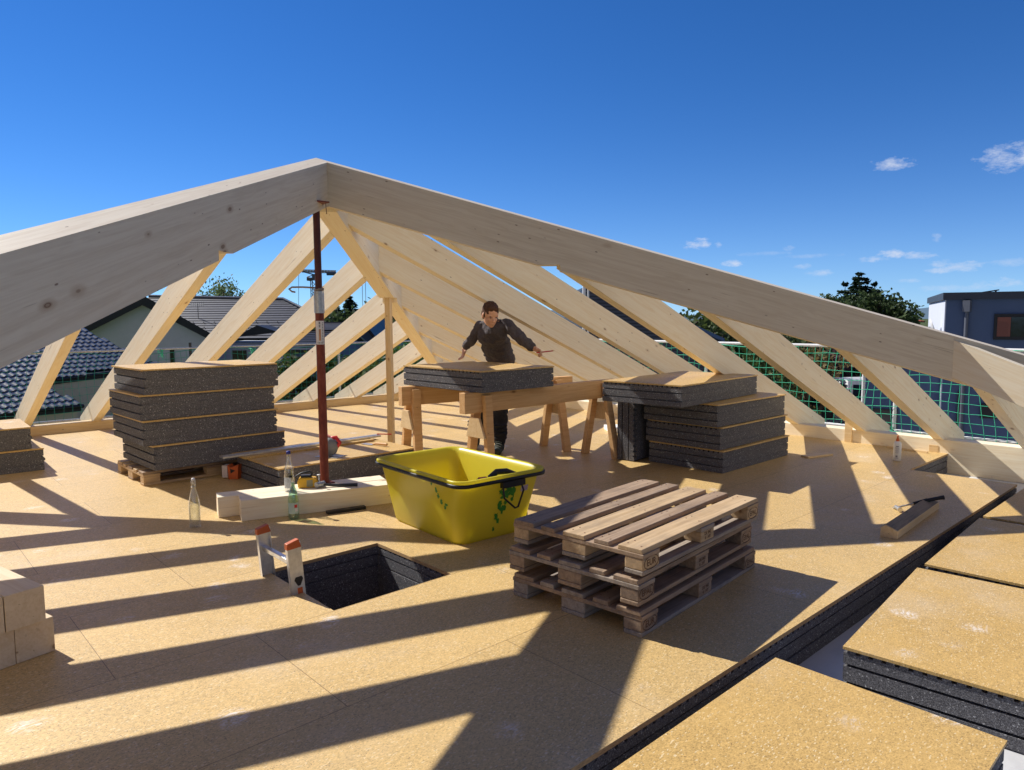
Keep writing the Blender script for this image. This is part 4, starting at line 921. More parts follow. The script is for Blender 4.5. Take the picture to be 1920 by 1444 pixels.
    # hands: palm, four fingers with bends, thumb
    def hand(wr, d, side, curl, n_dn, tip_extra=0):
        d = Vector(d).normalized(); side = Vector(side); side = (side - d * side.dot(d)).normalized(); nn = Vector(n_dn); nn = (nn - d * nn.dot(d) - side * nn.dot(side)).normalized()
        M = Matrix((d, side, nn)).transposed(); pc = wr + d * .05
        ell(b, pc, (.052, .040, .017), M); capsule(b, wr, wr + d * .03, .027, .026)
        for k, (off, ln) in enumerate(((.030, .074), (.011, .082), (-.010, .076), (-.029, .060))):
            p = wr + d * .088 + side * off; a = 0; rr = .0088
            for seg_, q in ((.42, curl * .9), (.32, curl * 1.3), (.26, curl * .9)):
                a += q; e = p + (d * math.cos(a) + nn * math.sin(a)) * ln * seg_; capsule(b, p, e, rr, rr * .92, seg=8); p = e; rr *= .92
        p = wr + d * .028 + side * .030; e = p + (d * .55 + side * .75 + nn * .25).normalized() * .038; capsule(b, p, e, .013, .011, seg=8)
        e2 = e + (d * .85 + side * .1 + nn * .55).normalized() * .036; capsule(b, e, e2, .0105, .009, seg=8); return M
    dRh = (A(868, 668, 7.93) - wrR)
    hand(wrR, dRh, A(880, 662, 7.8) - wrR, .32, fwd + Vector((0, 0, -.4)))
    dLh = (A(1016, 660, 7.20) - wrL)
    hand(wrL, dLh, A(1004, 640, 7.1) - wrL, .72, fwd * -1 + Vector((0, 0, -.9)))
    voxel(b, 'body', skin_, .0062, 3)
    # eyes and mouth line
    b = MB()
    for s in (-1, 1): ell(b, H(.088, s * .031, .008), (.006, .010, .004), MH, 10)
    b.build('eyes', plain('eye', (.05, .03, .025), .3), r)
    b = MB()   # hair, short
    ell(b, H(-.016, 0, .050), (.099, .083, .092), MH); ell(b, H(-.048, 0, .0), (.062, .079, .080), MH); ell(b, H(.030, -.015, .098), (.055, .058, .034), MH); ell(b, H(.052, .02, .092), (.038, .040, .026), MH)
    rnd = random.Random(5)
    for k in range(60):
        a = rnd.uniform(-2.2, 2.2); e = rnd.uniform(.5, 1.5); p = Vector((-.012 + .092 * math.cos(a) * math.cos(e), .078 * math.sin(a) * math.cos(e), .052 + .088 * math.sin(e)))
        ell(b, hd + MH @ p, (.016, .008, .010), MH, 8)
    for k in range(26):      # uneven fringe, temples and sideburns
        y = -.062 + .124 * k / 25; z = .070 + rnd.uniform(-.016, .012) - (.022 if abs(y) > .045 else 0); x = .078 - 5.2 * y * y
        capsule(b, H(x - .03, y * .95, z + .035), H(x, y, z), .011, .005, seg=6)
    for s_ in (-1, 1): ell(b, H(.012, s_ * .073, .010), (.016, .009, .034), MH, 8)
    hr = voxel(b, 'hair', hairm, .006, 1)
    # pullover
    b = MB(); wst = hip + Vector((0, 0, .03))
    side_ = (shL - shR).normalized()
    Mt = Matrix(((side_.x, 0, 0), (side_.y, 1, 0), (0, 0, 1)))
    tor = (chest - wst).normalized(); tx = side_; ty = tor.cross(tx).normalized(); MT = Matrix((tx, ty, tor)).transposed()
    ell(b, chest + Vector((0, 0, -.0)), (.205, .118, .20), MT); ell(b, chest * .6 + wst * .4, (.200, .125, .22), MT); ell(b, wst, (.188, .142, .17), MT); ell(b, chest * .3 + wst * .7, (.192, .138, .20), MT)
    for sh in (shR, shL): capsule(b, chest + Vector((0, 0, .07)), sh + Vector((0, 0, -.01)), .10, .062)
    for sh in (shR, shL): capsule(b, neck + Vector((0, 0, -.02)), sh + Vector((0, 0, .0)), .06, .05)
    capsule(b, neck + Vector((0, 0, -.03)), neck + Vector((0, 0, .02)) + fwd * .01, .082, .07)
    for sh, el, wr in ((shR, elR, wrR), (shL, elL, wrL)):
        w2 = el + (wr - el) * .88; capsule(b, sh, el, .066, .060); capsule(b, el, w2, .060, .046)
        for q in (.25, .55, .8):
            c = el + (wr - el) * q * .8; ell(b, c + Vector((0, 0, -.01)), (.05 - .01 * q, .05 - .01 * q, .02))
    rf = random.Random(8)
    for k in range(16):
        q = rf.uniform(-.05, .36); an = rf.uniform(-1.2, 1.2); c = wst * (1 - q / .36) + chest * (q / .36) if q > 0 else wst
        p = c + tx * .165 * math.sin(an) + fwd * .125 * math.cos(an); dd = (tx * math.cos(an) * rf.uniform(.4, 1) + Vector((0, 0, rf.uniform(-.8, .8)))).normalized() * rf.uniform(.05, .10)
        b.tube([p - dd, p + fwd * .008, p + dd], [.006, .016, .006], 6)
    ell(b, wst + Vector((0, 0, -.03)), (.184, .150, .035), MT)
    voxel(b, 'pullover', knit, .009, 4, fold=.045)
    b = MB()  # dark zip
    capsule(b, neck + fwd * .075 + Vector((0, 0, .01)), chest + fwd * .14 + Vector((0, 0, -.02)), .012, .010); b.build('zip', MAT['dark'], r)
    b = MB(); b.tube([wrR + (elR - wrR) * .02 + Vector((0, 0, 0)), wrR + (elR - wrR) * .10], .030, 12); b.build('wristband', MAT['white'], r)
    b = MB(); capsule(b, neck + fwd * .03 + Vector((0, 0, .0)), neck + fwd * .045 + Vector((0, 0, .035)), .078, .070); voxel(b, 'collar', MAT['dark'], .008, 3)
    b = MB()
    for sh, el, wr in ((shR, elR, wrR), (shL, elL, wrL)): q = el + (wr - el) * .80; q2 = el + (wr - el) * .93; b.tube([q, q2], [.047, .040], 14)
    b2 = b; b2 = None
    # trousers
    b = MB(); ell(b, hip + Vector((0, 0, -.02)), (.165, .135, .13), MT)
    for ft in (footR, footL):
        kn = ft * .45 + hip * .55 + fwd * .07; kn.z = .5; th = hip + (ft - hip) * .10; an = ft + Vector((0, 0, .15)) - fwd * .02
        capsule(b, th, kn, .112, .092); capsule(b, kn, an, .092, .080)
        for k in range(4): ell(b, an + Vector((0, 0, .02 + .045 * k)), (.090, .094, .02))
    voxel(b, 'trousers', trs, .010, 4, fold=.045)
    for ft in (footR, footL):
        b = MB(); capsule(b, ft + Vector((0, 0, .17)) - fwd * .03, ft + Vector((0, 0, .06)) - fwd * .03, .055, .055); capsule(b, ft + Vector((0, 0, .045)) - fwd * .05, ft + fwd * .17 + Vector((0, 0, .042)), .044, .042); ell(b, ft + fwd * .07 + Vector((0, 0, .075)), (.055, .055, .05))
        bt = voxel(b, 'boot', boots, .008, 3)
        b = MB()
        for k in range(4):
            c = ft + fwd * (.03 + .035 * k) + Vector((0, 0, .145 - .017 * k)); s = rgt * .035; b.tube([c - s, c + Vector((0, 0, .01)), c + s], .004, 5)
        b.build('lace', plain('lace', (.2, .22, .18), .8), bt)
    pc = A(1011, 661, 7.20); pe = A(1040, 657.5, 7.12); d = (pe - pc).normalized()
    pencil(tuple(pc - d * .03 + root_p), d.to_track_quat('X', 'Z').to_euler(), "red pencil held in the worker's outstretched hand", L=(pe - pc).length + .03)
worker()
# ================================================================== safety netting
t = NT('green net cord', .6, .3); t.col((.06, .52, .30)); NETM = t.mat
t = NT('teal net cord', .6, .3); t.col((.03, .28, .20)); NETL = t.mat
def net(p0, p1, z0, z1, cell, r, lab, sag, seed, mat=None):
    """vertical cord net between plan points p0,p1; only the stretch the photo can see"""
    rnd = random.Random(seed); p0, p1 = Vector(p0), Vector(p1); L = (p1 - p0).length; d = (p1 - p0) / L; n = Vector((-d.y, d.x))
    nx = int(L / cell); nz = int((z1 - z0) / cell)
    ph = [rnd.uniform(0, 6.28) for _ in range(6)]
    def P(i, j):
        s = i * cell; u = j / nz; x = s + .030 * math.sin(s * 1.7 + ph[0] + u * 2.2) * (1 - u * .3) + .018 * math.sin(s * 7 + u * 5 + ph[1]) + rnd.uniform(-.006, .006)
        z = z0 + (z1 - z0) * u - sag * abs(math.sin(s * 1.25 + ph[2])) * u ** 2 + .02 * math.sin(s * 3 + ph[3] + u * 4) + rnd.uniform(-.005, .005)
        off = .05 * math.sin(u * 3.1) + .02 * math.sin(s * 2.3 + ph[4])
        q = p0 + d * x + n * off; return Vector((q.x, q.y, z))
    g = [[P(i, j) for j in range(nz + 1)] for i in range(nx + 1)]
    b = MB()
    for i in range(nx + 1): b.tube(g[i], r, 4, smooth=False)
    for j in range(nz + 1): b.tube([g[i][j] for i in range(nx + 1)], r * (1.0 if j not in (0, nz) else 1.7), 4, smooth=False)
    o = b.build('safety_net', mat or NETM, clean=False); return tag(o, lab, 'safety net', 'green nets on the scaffold rails')
net((9.40, -1.2), (9.40, 12.0), .02, 1.10, .105, .0031, 'green square-mesh safety net along the right eave, in front of the blue grey house', .05, 2)
net((-1.5, 11.85), (9.3, 11.85), -.05, 1.03, .105, .0024, 'green square-mesh safety net along the back left eave, in front of the tiled roofs', .06, 5, NETL)
def pipe(a, b_, r, lab, cat, grp, name='scaffold_pole', mat=None):
    b = MB(); b.tube([a, b_], r, 10); return tag(b.build(name, mat or MAT['white']), lab, cat, grp)
pipe((9.42, -1.5, 1.07), (9.42, 12.0, 1.10), .021, 'white top rail of the scaffold along the right eave', 'scaffold rail', 'scaffold rails', 'scaffold_rail')
pipe((9.42, -1.5, .045), (9.42, 12.0, .05), .021, 'white low rail of the scaffold along the right eave', 'scaffold rail', 'scaffold rails', 'scaffold_rail')
pipe((-1.6, 11.88, 1.02), (9.4, 11.88, 1.04), .017, 'thin grey top rail of the scaffold along the back left eave', 'scaffold rail', 'scaffold rails', 'scaffold_rail', mat=MAT['steel'])
pipe((-1.6, 11.88, .04), (9.4, 11.88, .04), .017, 'thin grey low rail of the scaffold along the back left eave', 'scaffold rail', 'scaffold rails', 'scaffold_rail', mat=MAT['steel'])
for k, y in enumerate((.6, 3.22, 5.9, 8.6, 11.3)): pipe((9.44, y, G), (9.44, y, 1.16), .022, f'white scaffold pole outside the right eave, {ordn[k]} from the right', 'scaffold pole', 'scaffold poles')
pipe((10.35, 3.95, G), (10.35, 3.95, .85), .024, 'white outer scaffold pole between two right rafters', 'scaffold pole', 'scaffold poles')
for k, x in enumerate((-1.2, 1.35, 3.95, 6.6, 9.2)): pipe((x, 11.9, G), (x, 11.9, 1.12), .022, f'scaffold pole outside the back left eave, {ordn[k]} from the left', 'scaffold pole', 'scaffold poles', mat=MAT['dark'] if k in (1, 2) else MAT['steel'])
# knotted net ties
for k, (x, y, z) in enumerate(((9.40, 3.25, .09), (4.95, 11.85, 1.0), (3.5, 11.85, 1.02))):
    b = MB(); rnd = random.Random(k)
    for q in range(9): b.tube([(x, y, z), (x + rnd.uniform(-.03, .03), y + rnd.uniform(-.06, .06), z + rnd.uniform(-.10, .03)), (x + rnd.uniform(-.05, .05), y + rnd.uniform(-.10, .10), z + rnd.uniform(-.16, .02))], .005, 5)
    tag(b.build('net_tie', NETM, clean=False), ['green cord knot on the low right rail', 'green cord knot on the back rail above the tall stack, right one', 'green cord knot on the back rail above the tall stack, left one'][k], 'net tie', 'cord knots')

# ================================================================== tiled roofs
def tile_mat(name, c, rough, var=.35):
    t = NT(name, rough, .6); v = t.tc.outputs['Object']; k = t.sep(t.vor(v, 3.2, 'Color'))
    t.col(t.mix(k[0], c, tuple(x * (1 - var) for x in c))); t.rough(t.m('MULTIPLY_ADD', t.noise(v, 6, 4, .7), .25, rough - .1)); return t.mat
MAT['tile_black'] = tile_mat('black glazed tile', (.095, .095, .10), .27)
MAT['tile_black'].node_tree.nodes['Principled BSDF'].inputs['Coat Weight'].default_value = 1.0
MAT['tile_dark'] = tile_mat('dark flat tile', (.035, .036, .055), .48)
MAT['tile_slate'] = tile_mat('dark slate', (.03, .034, .045), .6)
MAT['tile_red'] = tile_mat('red clay tile', (.48, .11, .055), .7)
MAT['fascia'] = plain('dark fascia', (.018, .019, .024), .45)
MAT['render_white'] = plain('white render', (.58, .60, .66), .9, var=.06, scale=2)
MAT['render_beige'] = plain('beige render', (.62, .57, .43), .9, var=.1, scale=2)
MAT['render_blue'] = plain('blue grey render', (.085, .125, .22), .9, var=.06, scale=1.5)
MAT['windowglass'] = plain('dark window glass', (.012, .014, .018), .08, spec=.8)
def poly_in(poly, x, y):
    c = False; n = len(poly)
    for i in range(n):
        (x1, y1), (x2, y2) = poly[i], poly[i - 1]
        if (y1 > y) != (y2 > y) and x < (x2 - x1) * (y - y1) / (y2 - y1) + x1: c = not c
    return c
def tiles(O, e, s, poly, tw, th, hgt, mat, parent, name='roof', flat=False):
    """O origin, e along eave, s up the slope, poly in (a,b); every tile really stands proud of the one above"""
    n = e.cross(s).normalized()
    if n.z < 0: n = -n
    a0, a1 = min(p[0] for p in poly), max(p[0] for p in poly); b0, b1 = min(p[1] for p in poly), max(p[1] for p in poly)
    b = MB(); na = int((a1 - a0) / tw) + 1; nb = int((b1 - b0) / th) + 1
    prof = [(0, .0), (.18, .0), (.34, .35), (.5, 1.0), (.66, 1.0), (.82, .45), (1.0, .0)] if not flat else [(0, 0), (.04, .12), (.96, .12), (1, 0)]
    for j in range(nb):
        for i in range(na):
            ac, bc = a0 + (i + .5) * tw, b0 + (j + .5) * th
            if not poly_in(poly, ac, bc): continue
            vs = []
            for (u, h) in prof:
                for (bb, lift) in ((b0 + j * th - .035, .035), (b0 + (j + 1) * th, .0)):
                    vs.append(O + e * (a0 + (i + u) * tw) + s * bb + n * (h * hgt + lift))
            m = len(prof)
            b.add(vs, [(2 * q, 2 * q + 2, 2 * q + 3, 2 * q + 1) for q in range(m - 1)], 0, not flat)
            vs2 = [vs[2 * q] for q in range(m)] + [O + e * (a0 + (i + u) * tw) + s * (b0 + j * th - .035) + n * (h * hgt - .012) for (u, h) in prof]
            b.add(vs2, [(q, m + q, m + q + 1, q + 1) for q in range(m - 1)], 0, False)
    # boarding below
    under = [O + e * p[0] + s * p[1] - n * .02 for p in poly]; low = [p - Vector((0, 0, .12)) for p in under]
    o = b.build(name, mat, parent, clean=False)
    u = MB(); u.prism(low, under); u.build('roof_boards', MAT['fascia'], parent); return o
def quadwall(b, p, q, z0, z1, th=.25):
    p, q = Vector((p[0], p[1], 0)), Vector((q[0], q[1], 0)); d = (q - p).normalized(); n = Vector((d.y, -d.x, 0)); n = n if n.dot(Vector((p.x, p.y, 0))) > 0 else -n
    b.hexa([(*(p.xy), z0), (*(q.xy), z0), (*((q + n * th).xy), z0), (*((p + n * th).xy), z0), (*(p.xy), z1), (*(q.xy), z1), (*((q + n * th).xy), z1), (*((p + n * th).xy), z1)])
def dir_vp(u):   # horizontal direction whose vanishing point lies at column u
    r = ray(u, 722); d = CH * CF + CR.xy.to_3d().normalized() * (u - 960); d.z = 0; return d.normalized()

# --- low black tiled house, left
def house_left():
    h = empty('house', at(120, 700, 28), 0, 'low house at far left with glossy black wavy tiles and beige wall', 'house', 'neighbouring houses'); hp = h.location.copy()
    e = dir_vp(1500); back = Vector((-e.y, e.x, 0)); s = (back * math.cos(R_(27)) + Vector((0, 0, 1)) * math.sin(R_(27))).normalized(); n = e.cross(s)
    O = at(108, 706, 28) - hp
    def ab(u, v): p = onplane(u, v, O + hp, n) - hp - O; return (p.dot(e), p.dot(s))
    P = [ab(*q) for q in ((300, 683), (237, 657), (153, 616), (60, 560), (-250, 600), (-330, 800), (0, 777), (152, 756), (141, 752), (96, 731), (88, 709), (108, 706))]
    tiles(O, e, s, P, .30, .345, .055, MAT['tile_black'], h)
    def pt(a, bb, dz=0): return O + e * a + s * bb + Vector((0, 0, dz))
    g = MB()
    for (q1, q2) in (((300, 683), (100, 707)), ((152, 756), (-330, 803))):
        a, c = ab(*q1), ab(*q2); g.tube([pt(*a, -.10) - back * .10, pt(*c, -.10) - back * .10], .085, 8)
        g.hexa([pt(*a, -.30), pt(*c, -.30), pt(*c, -.30) + back * .05, pt(*a, -.30) + back * .05, pt(*a, -.03), pt(*c, -.03), pt(*c, -.03) + back * .05, pt(*a, -.03) + back * .05])
    g.build('gutter', MAT['fascia'], h)
    w = MB(); a, c = pt(*ab(315, 683)), pt(*ab(96, 708)); zg = G - hp.z
    for (p, q, zt) in ((a + back * .35, c + back * .35, a.z - .15), (pt(*ab(148, 756)) + back * .35, pt(*ab(-330, 803)) + back * .35, pt(*ab(148, 756)).z - .15), (pt(*ab(148, 756)) + back * .35, pt(*ab(148, 756)) + back * 5, pt(*ab(148, 756)).z - .15)):
        d = (q - p); d.z = 0; d.normalize(); nn = Vector((-d.y, d.x, 0)) * .25
        w.hexa([(p.x, p.y, zg), (q.x, q.y, zg), (q.x + nn.x, q.y + nn.y, zg), (p.x + nn.x, p.y + nn.y, zg), (p.x, p.y, zt), (q.x, q.y, zt), (q.x + nn.x, q.y + nn.y, zt), (p.x + nn.x, p.y + nn.y, zt)])
    w.build('wall', MAT['render_beige'], h)
house_left()

# --- house with white gable and dark flat tiles
def house_gable():
    D = 42; h = empty('house', at(330, 640, D), 0, 'white gabled house with dark flat tiled roof behind the back left rafters', 'house', 'neighbouring houses'); hp = h.location.copy()
    A = lambda u, v, d=D: at(u, v, d) - hp
    X = CR.xy.to_3d().normalized(); back = CH.copy(); bw = at(262, 600, D) - EYE; bw.z = 0; bw.normalize()
    # gable wing
    ap = A(266, 571, D - 3); bl = A(120, 640, D - 3); br = A(398, 636, D - 3); zg = G - hp.z
    w = MB(); f = [Vector((bl.x, bl.y, zg)), Vector((br.x, br.y, zg)), br, ap, bl]; w.prism(f, [p + bw * 7 for p in f]); w.build('wall', MAT['render_white'], h)
    rf = MB()
    for c, ext in ((bl, A(98, 652, D - 3.6)), (br, A(410, 641, D - 3.6))):
        a2 = A(266, 560, D - 3.6); e2 = ext; dn = Vector((0, 0, -.34)); up_ = Vector((0, 0, .22)); lp = [a2 + dn, e2 + dn * .4, e2 + up_, a2 + up_]; rf.prism(lp, [p + bw * 7 for p in lp])
    rf.build('gable_roof', MAT['fascia'], h)
    g = MB(); p = A(400, 633, D - 3.3); g.tube([p, p + back * 3], .10, 8); g.build('gutter', MAT['fascia'], h)
    # main roof behind
    O = A(330, 640, D + .5); s = (back * math.cos(R_(25)) + Vector((0, 0, 1)) * math.sin(R_(25))).normalized(); n = X.cross(s)
    def ab(u, v): q = onplane(u, v, O + hp, n) - hp - O; return (q.dot(X), q.dot(s))
    rp = [ab(*q) for q in ((205, 634), (512, 634), (585, 588), (548, 570), (530, 562), (285, 557), (258, 560))]
    tiles(O, X, s, rp, .33, .36, .02, MAT['tile_dark'], h, flat=True)
    r = MB(); a, c = A(272, 556, D + 6.2), A(531, 562, D + 6.2)
    q = [ab(280, 557), ab(531, 562), ab(592, 592)]; pts = [O + X * a_ + s * b_ + Vector((0, 0, .05)) for a_, b_ in q]; r.tube(pts, .11, 8); r.build('ridge_tiles', MAT['tile_black'], h)
    w = MB(); p, q2 = O + X * ab(400, 634)[0], O + X * ab(505, 634)[0]; p = p + back * .6; q2 = q2 + back * .6
    w.prism([Vector((p.x, p.y, zg)), Vector((q2.x, q2.y, zg)), Vector((q2.x, q2.y, O.z - .12)), Vector((p.x, p.y, O.z - .12))], [Vector((p.x, p.y, zg)) + back * 6, Vector((q2.x, q2.y, zg)) + back * 6, Vector((q2.x, q2.y, O.z - .12)) + back * 6, Vector((p.x, p.y, O.z - .12)) + back * 6])
    w.build('wall', MAT['render_white'], h)
    # snow guards, aerial
    sg = MB()
    for row in range(3):
        for k in range(22):
            a_ = ab(330, 600)[0] + k * .66 + .3 * (row % 2); b_ = .9 + row * .75
            if poly_in(rp, a_, b_): q = O + X * a_ + s * b_ + Vector((0, 0, .06)); sg.tube([q, q + Vector((0, 0, .07)), q + s * .12], .018, 4)
    sg.build('snow_guard', MAT['fascia'], h)
    ae = MB(); q = O + X * ab(372, 598)[0] + s * ab(372, 598)[1]; ae.tube([q, q + Vector((0, 0, .95))], .02, 6); dd = (X * .8 - back * .6)
    ae.tube([q + Vector((0, 0, .9)) - dd * .8, q + Vector((0, 0, .9)) + dd * .8], .014, 6)
    for k in range(7): c = q + Vector((0, 0, .9)) + dd * (-.7 + .23 * k); ae.tube([c - Vector((0, 0, .16)), c + Vector((0, 0, .16))], .008, 5)
    ae.build('aerial', MAT['fascia'], h)
    # little porch roof and dark window
    v = MB(); a, c, d = A(440, 632, D - 1.5), A(520, 622, D - 1.5), A(482, 610, D - 1.5); v.prism([a, c, d], [p + back * 2 for p in (a, c, d)]); v.build('dormer', MAT['fascia'], h)
    for (u0, u1, v0, v1, d_) in ((436, 462, 657, 676, D - 3.05), (320, 326, 655, 690, D - 3.05)):
        v = MB(); a, c = A(u0, v1, d_), A(u1, v0, d_); v.prism([a, Vector((c.x, c.y, a.z)), c, Vector((a.x, a.y, c.z))], [p + back * .03 for p in (a, Vector((c.x, c.y, a.z)), c, Vector((a.x, a.y, c.z)))]); v.build('window', MAT['windowglass'], h)
house_gable()

def gable_box(D, ul, ur, vt, vr, vb, lab, roofmat, wallmat, depth=8, tile=True, ov=.35):
    """house whose eave faces us: wall between columns ul..ur, eave at row vr, ridge row vt"""
    h = empty('house', at((ul + ur) / 2, vr, D), 0, lab, 'house', 'neighbouring houses'); hp = h.location.copy(); A = lambda u, v, d=D: at(u, v, d) - hp
    X = CR.xy.to_3d().normalized(); back = CH.copy(); zg = G - hp.z; p, q = A(ul, vr), A(ur, vr); p.z = q.z = (p.z + q.z) / 2
    w = MB(); f = [Vector((p.x, p.y, zg)), Vector((q.x, q.y, zg)), q, p]; w.prism(f, [v + back * depth for v in f]); w.build('wall', wallmat, h)
    rz = A(ul, vt, D + depth / 2).z; s = (back * (depth / 2) + Vector((0, 0, rz - p.z))); Ls = s.length; s.normalize(); O = p - X * ov - s * .4
    W_ = (q - p).length + 2 * ov
    tiles(O, X, s, [(0, 0), (W_, 0), (W_, Ls + .4), (0, Ls + .4)], .33, .36, .03 if tile else .02, roofmat, h, flat=not tile)
    b2 = MB(); f = [p - X * .02, p - X * .02 + back * depth, p - X * .02 + back * depth / 2 + Vector((0, 0, rz - p.z))]; b2.prism(f, [v + X * ((q - p).length + .04) for v in f]); b2.build('gable_wall', wallmat, h)
    s2 = (-back * (depth / 2) + Vector((0, 0, rz - p.z))).normalized(); O2 = p + back * depth - X * ov - s2 * .4
    b3 = MB(); f = [O2, O2 + X * W_, O2 + X * W_ + s2 * (Ls + .4), O2 + s2 * (Ls + .4)]; b3.prism(f, [v + Vector((0, 0, .1)) for v in f]); b3.build('back_roof', roofmat, h)
    return h
gable_box(52, 590, 642, 606, 633, 700, 'small dark roofed house seen just behind the red prop', MAT['tile_dark'], MAT['render_white'], depth=8, tile=False)
gable_box(34, 545, 625, 622, 652, 700, 'dark grey shed with flat roof left of the red prop, beyond the net', MAT['fascia'], MAT['render_blue'], depth=6, tile=False)
def gable_front(D, uc, half, va, vb, lab, wallmat, depth=8):
    h = empty('house', at(uc, vb, D), 0, lab, 'house', 'neighbouring houses'); hp = h.location.copy(); A = lambda u, v, d=D: at(u, v, d) - hp; back = CH.copy(); zg = G - hp.z
    a, l, r_ = A(uc, va), A(uc - half, vb), A(uc + half, vb); w = MB(); f = [Vector((l.x, l.y, zg)), Vector((r_.x, r_.y, zg)), r_, a, l]; w.prism(f, [v + back * depth for v in f]); w.build('wall', wallmat, h)
    rf = MB(); up = Vector((0, 0, .3))
    for c in (A(uc - half * 1.25, vb + (vb - va) * .25), A(uc + half * 1.25, vb + (vb - va) * .25)):
        f = [a, c, c + up, a + up]; rf.prism([v - back * .6 for v in f], [v + back * depth for v in f])
    rf.build('roof', MAT['fascia'], h); return h
gable_front(46, 683, 34, 608, 652, 'white gable with thick dark roof edges between post and prop', MAT['render_blue'])

# --- dark slatted building behind the right rafters
def dark_hall():
    D = 24; h = empty('house', at(1200, 640, D), 0, 'large dark blue slatted building behind the upper right rafters', 'house', 'neighbouring houses'); hp = h.location.copy(); A = lambda u, v, d=D: at(u, v, d) - hp
    t = NT('dark slatted cladding', .5, .4); z = t.sep(t.tc.outputs['Object'])[2]; t.col(t.mix(t.step(t.m('SINE', t.m('MULTIPLY', z, 55)), .2, .7), (.045, .055, .085), (.012, .015, .025))); cl = t.mat
    back = CH.copy(); X = CR.xy.to_3d().normalized(); zg = G - hp.z
    l, r_ = A(1096, 545), A(1250, 560)
    w = MB(); f = [Vector((l.x, l.y, zg)), Vector((A(1352, 600).x, A(1352, 600).y, zg)), A(1352, 640), A(1240, 585), Vector((l.x, l.y, A(1096, 538).z))]; w.prism(f, [v + back * 9 for v in f]); w.build('wall', cl, h)
    b = MB(); f = [A(1240, 583) - back * .4, A(1352, 634) - back * .4, A(1352, 640) - back * .4, A(1240, 590) - back * .4]; b.prism(f, [v + back * 9.8 for v in f]); b.build('verge', plain('blue metal verge', (.05, .10, .22), .4), h)
    for u in (1095, 1103): b = MB(); p = A(u, 540, D - .3); b.tube([Vector((p.x, p.y, zg)), p + Vector((0, 0, .3))], .05 if u == 1095 else .03, 8); b.build('downpipe', MAT['white'], h)
dark_hall()
gable_box(46, 1338, 1372, 632, 656, 700, 'small house with bright red clay roof peeping between the right rafters', MAT['tile_red'], MAT['render_white'], depth=7)
gable_box(90, 1702, 1726, 594, 602, 620, 'distant red tiled roof just left of the white block at right', MAT['tile_red'], MAT['render_white'], depth=10)

